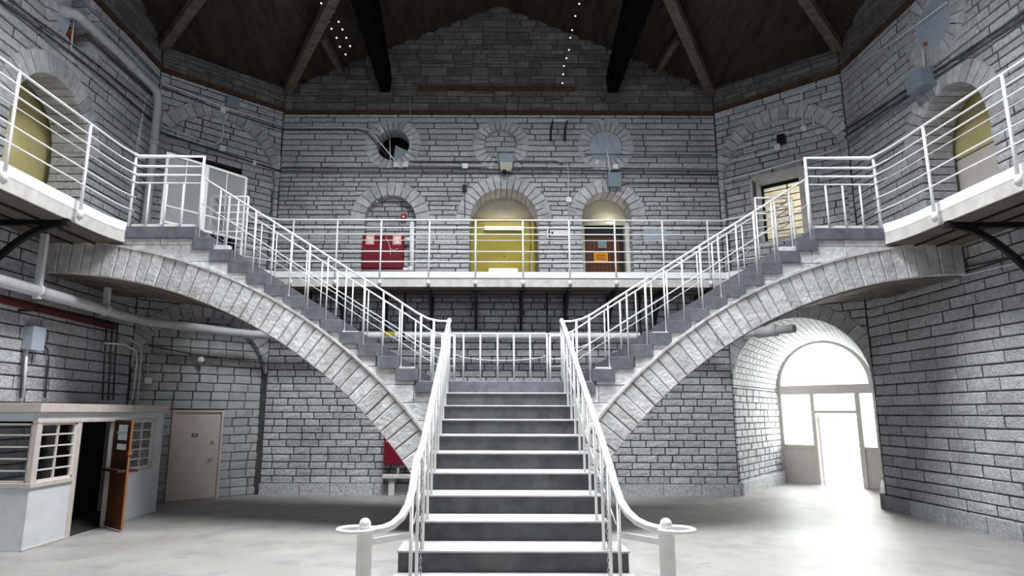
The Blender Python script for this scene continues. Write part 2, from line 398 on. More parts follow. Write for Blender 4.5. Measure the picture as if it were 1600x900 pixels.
        for b in s.bricks:
            x0, x1, z0, z1, off, dep, mk = b
            if x1-x0 < .03 or z1-z0 < .02: continue
            px = [proj(s.P(a, z, off)) for a in (x0, x1) for z in (z0, z1)]
            us = [min(max(q[0], 0), 1600) for q in px]; vs = [min(max(q[1], 0), 900) for q in px]
            ar = (max(us)-min(us))*(max(vs)-min(vs)) if min(q[2] for q in px) > .3 else 0
            items.append((ar, b))
        items.sort(key=lambda t: -t[0])
        big = [b for ar, b in items[:limit] if ar > 20]; rest = [b for ar, b in items[len(big):]]
        for b in big:
            M4, kind, v = s.place(b)
            o = bpy.data.objects.new('brick', vmesh(kind, v, b[6])); C.objects.link(o); o.parent = root; o.matrix_world = M4
        if rest:
            mks = sorted(set(b[6] for b in rest)); V = []; Fc = []; mi = []; n = 0
            for b in rest:
                M4, kind, v = s.place(b); src = VAR[kind, v]; a = np.array(src.v); m4 = np.array(M4)
                V.append(a@m4[:3, :3].T+m4[:3, 3]); Fc += [tuple(i+n for i in f) for f in src.f]; mi += [mks.index(b[6])]*len(src.f); n += len(a)
            me = bpy.data.meshes.new('brick_field'); me.from_pydata(np.concatenate(V).tolist(), [], Fc)
            for k in mks: me.materials.append(M[k])
            me.polygons.foreach_set('material_index', mi); me.update()
            o = bpy.data.objects.new('brick_field', me); C.objects.link(o); o.parent = root; o['kind'] = 'stuff'
        for nm, mb, mk in s.parts: mb.build(nm, M[mk], root)
        return root
    def place(s, b):
        x0, x1, z0, z1, off, dep, mk = b; ln = x1-x0; h = z1-z0
        r = random.Random(int(x0*911+z0*7919)); pr = r.uniform(-.006, .010); fd = .045
        kind = 'short' if ln < h*2.2 else 'mid' if ln < h*4 else 'long'
        v = r.randrange(4)
        f = s.P((x0+x1)/2, (z0+z1)/2, off+pr)
        y = fd if dep <= .1 else dep
        if dep > .1: kind += '_deep'
        m = np.eye(4); m[:3, 0] = s.U*ln; m[:3, 1] = s.In*y; m[:3, 2] = (0, 0, h); m[:3, 3] = f
        return Matrix(m.tolist()), kind, v

# ------------------------------------------------------------------ the hall's walls
PBL, PBR, PSL, PSR = (-5.75, 16.2), (5.75, 16.2), (-8.0, 14.1), (8.0, 14.1)
YF = -.9
# back wall
wb = Wall('wall_back', PBL, PBR)
X0 = 5.75
wb.arch(X0-2.82, .66, 5.1, 6.83, .37, .30, 13)
wb.arch(X0+.13, .88, 5.1, 6.80, .37, .75, 19)
wb.arch(X0+2.80, .63, 5.1, 6.95, .36, .55, 13)
wb.circle(X0-2.81, 8.90, .43, .31, .5, 24); wb.circle(X0+.04, 8.91, .43, .31, .18, 24); wb.circle(X0+2.83, 8.88, .43, .31, .18, 24)
wb.courses([(0, .26, .26, .5, .9, 'paint', 0), (.26, 4.8, .170, .3, .55, 'paint', .06), (4.8, 8.1, .128, .35, .75, 'paint', .08),
            (8.1, 9.76, .163, .5, 1.25, 'paint', .08), (9.86, 13.3, .20, .3, .8, 'bare', .3)])
wb.infill(wb.ops[0], 5.1, 7.55, .135, .35, .6, 'paint', -.22)
wb.infill(wb.ops[4], 8.46, 9.36, .15, .35, .7, 'paint', -.14)
wb.backing()
wall_back = wb.build('whitewashed coursed stone wall behind the staircase with three arches and three round openings')
# diagonal walls
def diag(nm, A, B, side, label):
    w = Wall(nm, A, B, .14); c = w.L/2
    w.arch(c, 1.52, 0, 2.62, .34, .12 if side > 0 else .15, 21)
    w.arch(c, 1.42, 5.1, 7.72, .33, .13, 23)
    w.courses([(0, .26, .26, .5, .9, 'paint', 0), (.26, 4.8, .19, .4, .75, 'paint', .08), (4.8, 9.82, .17, .4, .9, 'paint', .1), (9.92, 11.4, .2, .3, .8, 'bare', .25)])
    return w, c
wr, cr_ = diag('wall_back_right', PBR, PSR, 1, '')
# upper right recess with a window
s0, s1 = .81, 2.08
WR = dict(s0=s0, s1=s1, z0=6.1, z1=7.76, depth=.12, k='r')
wr.infill(wr.ops[1], 5.1, 9.2, .17, .35, .8, 'paint', -.12, [WR])
wr.backing(11.6); wr.strip(-.2, wr.L+.2, 7.86, 11, -.9, -1.0); wr.strip(-.2, .73, 4.9, 7.86, -.4, -.5); wr.strip(2.16, wr.L+.2, 4.9, 7.86, -.4, -.5); wall_br = wr.build('diagonal stone wall right of the staircase with bright archway below and blind arch above')
wl, cl_ = diag('wall_back_left', PSL, PBL, -1, '')
D1 = dict(s0=wl.L-2.10, s1=wl.L-.95, z0=0, z1=1.98, depth=.12, k='r')
wl.infill(wl.ops[0], 0, 4.2, .2, .4, .42, 'cmu', -.12, [D1])
WL = dict(s0=wl.L-2.3, s1=wl.L-.95, z0=5.1, z1=7.95, depth=.35, k='r')
wl.infill(wl.ops[1], 5.1, 9.2, .17, .35, .8, 'paint', -.12, [WL])
wl.backing(11.6); wl.strip(-.2, wl.L+.2, 4.9, 11, -1.05, -1.2); wl.strip(-.2, wl.L+.2, -.02, 4.9, -.45, -.6); wall_bl = wl.build('diagonal stone wall left of the staircase with beige door in a blocked archway')
# side walls
def side(nm, A, B, a_of, label):
    w = Wall(nm, A, B)
    yc_, rc_, zc_ = (10.78, .97, 6.82) if nm == 'wall_left' else (10.95, .86, 6.90)
    w.arch(a_of(yc_), rc_, 5.1, zc_, .40, .66, 17)
    w.arch(a_of(16.4-yc_), rc_, 5.1, zc_, .40, .66, 17)
    w.circle(a_of(11.0), 9.10, .46, .34, .4, 22)
    w.circle(a_of(5.4), 9.10, .46, .34, .4, 22)
    w.courses([(0, .28, .28, .6, 1.1, 'paint', 0), (.28, 4.8, .205, .45, .95, 'paint', .1), (4.8, 8.1, .165, .4, .9, 'paint', .1), (8.1, 9.85, .19, .5, 1.1, 'paint', .1), (9.95, 13.3, .2, .3, .8, 'bare', .25)])
    w.backing(); return w, w.build(label)
wL, wall_left = side('wall_left', (-8.05, YF), PSL, lambda y: (y-YF), 'left whitewashed stone wall with gallery arch above the pale booth')
wR, wall_right = side('wall_right', PSR, (8.05, YF), lambda y: 14.1-y, 'right whitewashed stone wall with gallery arch and round steel plate')
# wall behind the camera: plain stone with high windows
wf = MB()
for a, b in (((-8.2, YF-.6, 0), (8.2, YF, 7.7)), ((-8.2, YF-.6, 10.7), (8.2, YF, 13.2)), ((-8.2, YF-.6, 7.7), (-4.6, YF, 10.7)), ((4.6, YF-.6, 7.7), (8.2, YF, 10.7)), ((-.25, YF-.6, 7.7), (.25, YF, 10.7))):
    wf.box(a, b)
tag(wf.build('wall_front', M['bare']), 'stone wall behind the viewpoint with high windows', 'wall', kind='structure')

# ------------------------------------------------------------------ floor, roof
fl = MB(); fl.add([(-9, -6, 0), (9, -6, 0), (9, 14, 0), (13, 20, 0), (8, 24, 0), (5, 17.2, 0), (-7, 17.2, 0), (-9, 15, 0)], [tuple(range(8))])
fl.prism([(-9, -6, -.3), (9, -6, -.3), (9, 14, -.3), (13, 20, -.3), (8, 24, -.3), (5, 17.2, -.3), (-7, 17.2, -.3), (-9, 15, -.3)], (0, 0, .29))
tag(fl.build('floor', M['floor']), 'worn pale concrete floor with stains and scuffs', 'floor', kind='structure')
eg = MB().box((4, 20.5, -.35), (30, 50, -.02)); eg.box((11.5, 12, -.35), (30, 20.5, -.02))
tag(eg.build('ground', M['extground']), 'bright paving outside the archway', 'ground', kind='structure')
rf = MB(); st_ = .25; NX = int(17.2/st_); NY = int(18.4/st_)
idx = {}
for j in range(NY+1):
    for i in range(NX+1):
        x = -8.6+i*st_; y = YF-.7+j*st_; idx[i, j] = len(rf.v); rf.v.append((x, y, roof_z(x, y)+.03))
for j in range(NY):
    for i in range(NX):
        x = -8.6+(i+.5)*st_; y = YF-.7+(j+.5)*st_
        if abs(x) < 2.4 and 4.8 < y < 10.5: continue
        rf.f.append((idx[i, j], idx[i, j+1], idx[i+1, j+1], idx[i+1, j])); rf.sm.append(False)
for a, b in (((-2.5, 4.7, 12), (-2.35, 10.6, 13.5)), ((2.35, 4.7, 12), (2.5, 10.6, 13.5)), ((-2.5, 4.7, 12), (2.5, 4.85, 13.5)), ((-2.5, 10.45, 11.9), (2.5, 10.6, 13.5))): rf.box(a, b)
ceil = tag(rf.build('ceiling', M['roof']), 'dark boarded pitched roof above the stone gable', 'ceiling', kind='structure')
# rafters: valley timbers and boards
for sgn in (-1, 1):
    n = 'left' if sgn < 0 else 'right'
    t = MB().beam((sgn*5.66, 16.1, 10.40), (sgn*2.6, 11.1, 11.30), .22, .26).build('valley_rafter', M['timber'])
    tag(t, f'pale timber rafter rising from the {n} end of the back wall', 'rafter', 'valley rafters')
    t = MB().beam((sgn*4.35, 14.5, 10.98), (sgn*4.25, 16.12, 10.98), .14, .18).build('jack_rafter', M['timber'])
    tag(t, f'short timber joining the {n} valley rafter to the gable', 'rafter', 'jack rafters')
    t = MB().beam((sgn*7.9, 13.9, 10.36), (sgn*5.0, 11.0, 10.9), .2, .22).build('side_rafter', M['timber'])
    tag(t, f'dark timber rafter in the shadow above the {n} corner', 'rafter', 'corner rafters')
    tr = thing('roof_truss', f'black steel roof truss whose foot rests on the {n} side of the back wall', 'truss', (sgn*3.03, 16.2, 10.2), 'black roof trusses')
    X = sgn*3.03
    A4 = [(X-.09, 16.2, 10.24), (X+.09, 16.2, 10.24), (X+.09-sgn*.05, 16.2, 10.85), (X-.09-sgn*.05, 16.2, 10.85)]
    B4 = [(X-.30, 9.5, 10.86), (X+.30, 9.5, 10.86), (X+.30-sgn*.1, 9.5, 11.62), (X-.30-sgn*.1, 9.5, 11.62)]
    MB().add(A4+B4, [(0, 1, 2, 3), (7, 6, 5, 4), (0, 4, 5, 1), (1, 5, 6, 2), (2, 6, 7, 3), (3, 7, 4, 0)]).build('girder', M['matte_black'], tr)
    for k in range(7):
        def bp(side, t): return np.array(A4[side])*(1-t)+np.array(B4[side])*t-np.array([0, 0, .015])
        MB().beam(bp(0, k/7+.02), bp(1, (k+1)/7), .05, .02).build('lattice_bar', M['matte_black'], tr); MB().beam(bp(1, k/7+.02), bp(0, (k+1)/7), .05, .02).build('lattice_bar', M['matte_black'], tr)
    MB().box((X-.2, 15.9, 10.13), (X+.2, 16.19, 10.24)).build('bearing_stone', M['bare'], tr)
# string courses
def trim(nm, W_, z0, z1, d, m, label, a0=0., a1=None):
    a1 = W_.L if a1 is None else a1
    o = MB().prism([W_.P(a0, z0, -.05), W_.P(a1, z0, -.05), W_.P(a1, z0, d), W_.P(a0, z0, d)], (0, 0, z1-z0)).build(nm, M[m])
    tag(o, label, 'ledge', kind='structure')
trim('trim_1', wb, 9.76, 9.86, .05, 'ledge', 'thin rust brown ledge running across the back wall')
trim('trim_2', wl, 9.82, 9.92, .05, 'ledge', 'thin rust brown ledge on the left diagonal wall')
trim('trim_3', wr, 9.82, 9.92, .05, 'ledge', 'thin rust brown ledge on the right diagonal wall')
trim('trim_4', wL, 9.85, 9.95, .05, 'ledge', 'thin rust brown ledge high on the left wall', 5)
trim('trim_5', wR, 9.85, 9.95, .05, 'ledge', 'thin rust brown ledge high on the right wall', 0, 9)
trim('trim_6', wb, 10.44, 10.56, .06, 'ledge', 'short rust brown beam set in the bare stone gable', X0-2.2, X0+2.04)
for nm, W_, lab, a0, a1 in (('baseboard_right', wR, 'projecting stone plinth along the foot of the right wall', 0, 14), ('baseboard_back', wb, 'low stone plinth along the foot of the back wall', 0, wb.L)):
    r_ = bpy.data.objects.new(nm, None); C.objects.link(r_); r_['kind'] = 'structure'; r_['label'] = lab; r_['category'] = 'plinth'
    a = a0; k = 0
    while a < a1:
        b = min(a1, a+.7+.5*rng.random())
        MB().prism([W_.P(a+.008, 0, -.02), W_.P(b-.008, 0, -.02), W_.P(b-.008, 0, .075+.02*rng.random()), W_.P(a+.008, 0, .075)], (0, 0, .26)).build('brick', M['paint'], r_)
        a = b

# ------------------------------------------------------------------ archway passage and its glazed entrance
PL0 = wr.P(cr_-1.52, 0); PR0 = wr.P(cr_+1.52, 0)
BL = np.array([8.33, 19.5, 0.]); BR = np.array([10.02, 17.46, 0.])
zs_ = 2.62
def vault(t, w):
    cf = (PL0+PR0)/2; hf = (PR0-PL0)/2; cb = (BL+BR)/2; hb = (BR-BL)/2
    p = (cf*(1-w)+cb*w)-(hf*(1-w)+hb*w)*math.cos(t); r = np.linalg.norm(hf)*(1-w)+np.linalg.norm(hb)*w
    return p+np.array([0, 0, zs_+r*math.sin(t)])
for nm, A_, B_, lab in (('wall_passage_left', PL0, BL, 'sunlit stone side wall inside the bright archway'), ('wall_passage_right', BR, PR0, 'stone side wall of the archway nearest the right wall')):
    w = Wall(nm, A_[:2], B_[:2], .5)
    w.courses([(0, zs_, .17, .3, .6, 'paint', .08)]); w.strip(0, w.L, 0, zs_+.02, -.025, -.5); w.build(lab)
    MB().prism([w.P(0, 0, -.02), w.P(w.L, 0, -.02), w.P(w.L, 0, .09), w.P(0, 0, .09)], (0, 0, .3)).build('plinth', M['paint'], bpy.data.objects[nm])
vb = MB(); vs_ = MB(); NT, NWv = 30, 13
for i in range(NT):
    for k in range(NWv+1):
        o = (i % 2)*.5; w0 = max(0, (k-o)/NWv); w1 = min(1, (k+1-o)/NWv)
        if w1-w0 < .01: continue
        t0 = PI*i/NT+.006; t1 = PI*(i+1)/NT-.006
        q = [vault(t0, w0+.003), vault(t1, w0+.003), vault(t1, w1-.003), vault(t0, w1-.003)]
        cz = np.array([0, 0, zs_]); c0 = (vault(0, (w0+w1)/2)+vault(PI, (w0+w1)/2))/2
        out = np.mean(q, axis=0)-c0; out /= np.linalg.norm(out)
        vb.prism(q, out*.04)
    for k in range(12):
        vs_.add([vault(PI*i/NT, k/12)*1+np.array([0, 0, .02]), vault(PI*(i+1)/NT, k/12)+np.array([0, 0, .02]), vault(PI*(i+1)/NT, (k+1)/12)+np.array([0, 0, .02]), vault(PI*i/NT, (k+1)/12)+np.array([0, 0, .02])], [(0, 1, 2, 3)])
vo = tag(vs_.build('ceiling_passage', M['mortar']), 'low brick barrel vault over the bright archway', 'vault', kind='structure')
o = vb.build('brick_field', M['paint'], vo); o['kind'] = 'stuff'
# entrance screen (door_2)
DU = (BR-BL)/np.linalg.norm(BR-BL); DN = np.array([-DU[1], DU[0], 0]); DL = np.linalg.norm(BR-BL)
def DP(a, z, d=0): return BL+DU*a+np.array([0, 0, z])-DN*d      # d towards the hall
ent = thing('door_2', 'white framed arched entrance with fanlight, side lights and open doorway', 'door', BL); ent['kind'] = 'structure'
def dbar(nm, a0, a1, z0, z1, d0=-.05, d1=.05, m='offwhite', par=None):
    return MB().prism([DP(a0, z0, d0), DP(a1, z0, d0), DP(a1, z0, d1), DP(a0, z0, d1)], (0, 0, z1-z0)).build(nm, M[m], par or ent)
dbar('transom', 0, DL, 2.47, 2.72, -.07, .09)
for nm, a0, a1, z0, z1 in (('post', 0, .10, 0, 2.47), ('post', .93, 1.03, 0, 2.47), ('post', 2.12, 2.24, 0, 2.47), ('post', DL-.08, DL, 0, 2.47), ('head', 1.03, 2.12, 1.94, 2.01), ('sill', .1, .93, 1.0, 1.06), ('sill', 2.24, DL-.08, 1.0, 1.06)):
    dbar(nm, a0, a1, z0, z1)
for a0, a1 in ((.1, .93), (2.24, DL-.08)):
    dbar('panel', a0, a1, 0, 1.0, -.03, .01); dbar('pane', a0, a1, 1.06, 2.47, -.01, .0, 'glass')
dbar('pane', 1.03, 2.12, 2.01, 2.47, -.01, 0, 'glass')
rr = DL/2
arc = [(rr-(rr-.005)*math.cos(PI*i/24), 2.70+(rr-.005)*math.sin(PI*i/24)) for i in range(25)]; arc2 = [(rr-(rr-.13)*math.cos(PI*i/24), 2.70+(rr-.13)*math.sin(PI*i/24)) for i in range(25)]
fr_ = MB()
for i in range(24): fr_.prism([DP(*arc[i], -.06), DP(*arc[i+1], -.06), DP(*arc2[i+1], -.06), DP(*arc2[i], -.06)], -DN*.14)
fr_.build('fanlight_frame', M['offwhite'], ent)
MB().prism([DP(a, z, -.01) for a, z in arc2], -DN*.01).build('fanlight_pane', M['glass'], ent)
# the leaf stands open, swung outward on its left post
LA = DP(1.04, 0, -.06); LD = DU*.18+DN*1.02
lf = MB().prism([LA, LA+LD, LA+LD+DU*.045, LA+DU*.045], (0, 0, 1.93)).build('open_leaf', M['offwhite'], ent)
MB().tube([DP(1.05, 1.7, -.03), DP(1.05, 1.82, -.03)], .015).build('hinge', M['chrome'], ent)
# ------------------------------------------------------------------ the staircase
R_, ZL, YD, TM, AX, SS, YBK = .205, 2.46, 10.975, .4707, 1.505, .328, 13.28
stair = thing('staircase', 'stone double staircase on two quarter arches with grey painted steps', 'staircase', (0, 9, 0))
XL = lambda y: -1.06
def xr(y): return 1.05-.017*(YD-y)
for j in range(1, 12):
    y0 = YD-j*TM; y1 = YD-(j-1)*TM; z = ZL-j*R_
    xl, xrr = -1.05, xr(y0)
    if j == 9: xl, xrr = -1.19, 1.09
    if j == 10: xl, xrr = -1.21, 1.12
    if j == 11: xl, xrr = -1.30, 1.20
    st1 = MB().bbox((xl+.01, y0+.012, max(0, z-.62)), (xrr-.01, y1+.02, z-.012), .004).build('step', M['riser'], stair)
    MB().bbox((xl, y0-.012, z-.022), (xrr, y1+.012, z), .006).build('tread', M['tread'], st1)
ld = MB().bbox((-AX, YD, ZL-.2), (AX, YBK, ZL), .01).build('landing', M['bluestep'], stair)
MB().box((-1.04, YD+.03, 0), (1.04, YBK-.05, ZL-.2)).build('pier', M['vouss'], stair)
for sg in (-1, 1):
    for k in range(1, 13):
        x0 = AX+(k-1)*SS-.045; x1 = AX+k*SS; z = ZL+k*R_
        MB().bbox((sg*x0, YD-.01, z-.205), (sg*x1, YBK, z), .004).build('step', M['bluestep'], stair)
    x0 = AX+12*SS-.045
    MB().bbox((sg*x0, YD-.01, 4.915), (sg*6.62, YBK, ZL+13*R_), .008).build('top_slab', M['bluestep'], stair)
    # quarter arch: core + one prism per voussoir
    cxx, czz, RI, RE = 8.0, -3.6, 7.9, 8.45
    def AP(r, t, y): return np.array([sg*(cxx-r*math.cos(t)), y, czz+r*math.sin(t)])
    t_0, t_1 = math.asin(3.6/RI), PI/2-.006
    core = MB()
    NC = 30
    for i in range(NC):
        a = t_0+(t_1-t_0)*i/NC; b = t_0+(t_1-t_0)*(i+1)/NC
        core.prism([AP(RI+.03, a, YD+.06), AP(RE-.03, a, YD+.06), AP(RE-.03, b, YD+.06), AP(RI+.03, b, YD+.06)], (0, YBK-YD-.12, 0))
    arch = core.build('arch', M['joint'], stair)
    NV = 44; ts = [t_0+(t_1-t_0)*(i+rng.uniform(-.12, .12)*(0 < i < NV))/NV for i in range(NV+1)]
    for i in range(NV):
        g = .0005; a, b = ts[i]+g, ts[i+1]-g; pr = rng.uniform(-.012, .012); y0 = YD-.02+pr
        poly = [(RI, a), (RE, a), (RE, b), (RI, b)]; ins = [(RI+.015, a+.002), (RE-.015, a+.002), (RE-.015, b-.002), (RI+.015, b-.002)]
        vs = [AP(r, t, YBK) for r, t in poly]+[AP(r, t, y0+.02) for r, t in poly]+[AP(r, t, y0) for r, t in ins]
        fs = [(0, 1, 2, 3)]+[(L+q, L+4+q, L+4+(q+1) % 4, L+(q+1) % 4) for L in (0, 4) for q in range(4)]+[(11, 10, 9, 8)]
        if sg > 0: fs = [f[::-1] for f in fs]
        MB().add(vs, fs).build('voussoir', M['vouss'], arch)
    NS = 13
    for q in range(NS):
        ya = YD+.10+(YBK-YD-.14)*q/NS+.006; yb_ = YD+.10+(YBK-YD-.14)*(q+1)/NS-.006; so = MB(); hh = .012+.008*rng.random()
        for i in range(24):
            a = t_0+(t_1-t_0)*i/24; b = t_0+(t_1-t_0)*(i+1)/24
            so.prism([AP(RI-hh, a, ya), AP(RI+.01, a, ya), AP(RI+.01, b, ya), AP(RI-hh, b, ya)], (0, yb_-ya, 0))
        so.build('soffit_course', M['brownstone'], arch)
    # thin projecting fillet along the extrados
    fil = MB()
    for i in range(40):
        a = t_0+.12+(t_1-t_0-.12)*i/40; b = t_0+.12+(t_1-t_0-.12)*(i+1)/40
        fil.prism([AP(RE-.01, a, YD-.045), AP(RE+.03, a, YD-.045), AP(RE+.03, b, YD-.045), AP(RE-.01, b, YD-.045)], (0, .1, 0))
    fil.build('arch_moulding', M['vouss'], arch)
    # spandrel stones between arch and steps
    spc = MB()
    def ext(x): q = RE*RE-(cxx-x)**2; return czz+math.sqrt(max(q, 0))
    def top(x): return min(4.93, ZL-.2+R_*max(0, math.ceil((x-AX)/SS)))
    z = 0.9; sp_items = []
    while z < 4.93:
        h = min(.30, 4.93-z); zm = z+h/2
        # x range on this course: extrados is above zm for small heights -> x from stair line to extrados line
        xs = [x/50 for x in range(50, 402)]
        ok = [x for x in xs if ext(x)-.12 < zm < top(x)+.14]
        if ok:
            x0, x1 = min(ok), max(ok)+.02; x = x0
            while x < x1-.03:
                ln = rng.uniform(.45, .95)
                if x1-(x+ln) < .25: ln = x1-x
                sp_items.append((x, x+ln, z, z+h)); x += ln
        z += h
    for i in range(56):
        x = 1.0+i*.125; a, b = x, x+.125; zt = min(top(a+.01), top(b-.01)); ze = min(ext(a), ext(b))-.2
        if zt-.02 > ze: spc.box((sg*a, YD+.06, ze), (sg*b, YBK-.06, zt-.01))
    spd = spc.build('spandrel', M['mortar'], stair)
    for a, b, z0, z1 in sp_items:
        MB().bbox((sg*(a+.004), YD+.03+rng.uniform(-.006, .006), z0+.004), (sg*(b-.004), YD+.16, z1-.004), .006).build('brick', M['vouss'], spd)

# ------------------------------------------------------------------ gallery
gal = thing('gallery', 'white edged concrete gallery running round the hall on black brackets', 'gallery', (0, 15, 4.84))
ZG = 5.10
def slab(nm, poly, z0=4.84, z1=ZG-.06):
    o = MB().prism([(x, y, z0) for x, y in poly], (0, 0, z1-z0)).build(nm, M['fascia'], gal)
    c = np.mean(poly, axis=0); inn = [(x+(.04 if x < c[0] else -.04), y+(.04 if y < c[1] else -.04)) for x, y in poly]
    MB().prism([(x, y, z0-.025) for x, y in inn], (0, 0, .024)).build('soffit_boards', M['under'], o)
slab('slab', [(-5.3, 15.0), (5.3, 15.0), (5.72, 16.17), (-5.72, 16.17)])
fil_ = [(6.75, 10.15), (6.745, 10.4), (6.725, 10.6), (6.69, 10.8), (6.64, 10.95), (6.62, 11.05)]
for sg in (-1, 1):
    m = lambda pts: [(sg*x, y) for x, y in (pts if sg > 0 else pts[::-1])]
    slab('slab', m([(5.3, 15.0), (6.2, 14.15), (7.96, 14.08), (5.72, 16.17)]))
    slab('slab', m([(6.2, 14.15), (6.2, 13.30), (6.62, 13.30)]+fil_[::-1]+[(6.75, YF+.05), (7.98, YF+.05), (7.96, 14.08)]))
    def kerb(pts, w=.05):
        k = MB()
        for (xa, ya), (xb, yb) in zip(pts, pts[1:]): k.beam((sg*xa, ya, 5.12), (sg*xb, yb, 5.12), w, .16)
        k.build('kerb', M['white'], gal)
    kerb([(5.3, 15.03), (6.18, 14.18)]); kerb([(6.75-.03+.05, YF+.1)]+[(x+.02, y) for x, y in fil_])
    kerb([(5.46, 11.10), (6.60, 11.10)], .04)
    for X_ in (7.12, 7.52): MB().box((sg*X_-.02, YF+.2, 4.79), (sg*X_+.02, 13.2, 4.812)).build('soffit_rib', M['black'], gal)
    for Y in (9.6, 7.9, 6.2):
        b = MB(); x0, x1 = 6.72, 8.0
        b.beam((sg*x0, Y, 4.79), (sg*x1, Y, 4.79), .09, .10)
        pts = [(x0+.12+(x1-x0-.14)*t, 4.76-.82*(t**1.8)) for t in [i/8 for i in range(9)]]
        for (xa, za), (xb, zb) in zip(pts, pts[1:]): b.beam((sg*xa, Y, za), (sg*xb, Y, zb), .07, .09)
        b.beam((sg*(x1-.03), Y, 4.84), (sg*(x1-.03), Y, 3.85), .09, .06, (0, 1, 0))
        b.build('bracket', M['black'], gal)
k = MB().bbox((-5.3, 14.975, 5.045), (5.3, 15.035, 5.195), .006); k.build('kerb', M['white'], gal)
PXB = [457, 526, 595, 670.6, 743, 817, 889.5, 961, 1036, 1107]
XB = [onY(u, 400, 15.0)[0] for u in PXB]
for x in XB:
    b = MB(); b.beam((x, 15.0, 4.80), (x, 16.15, 4.80), .07, .08)
    pts = [(15.12+1.0*t, 4.77-.75*(t**1.7)) for t in [i/8 for i in range(9)]]
    for (ya, za), (yb, zb) in zip(pts, pts[1:]): b.beam((x, ya, za), (x, yb, zb), .06, .08)
    b.beam((x, 16.14, 4.84), (x, 16.14, 3.95), .07, .05, (0, 1, 0)); b.build('bracket', M['black'], gal)
for sy in (15.35, 15.75):
    MB().box((-5.4, sy-.02, 4.80), (5.4, sy+.02, 4.838)).build('soffit_rib', M['black'], gal)

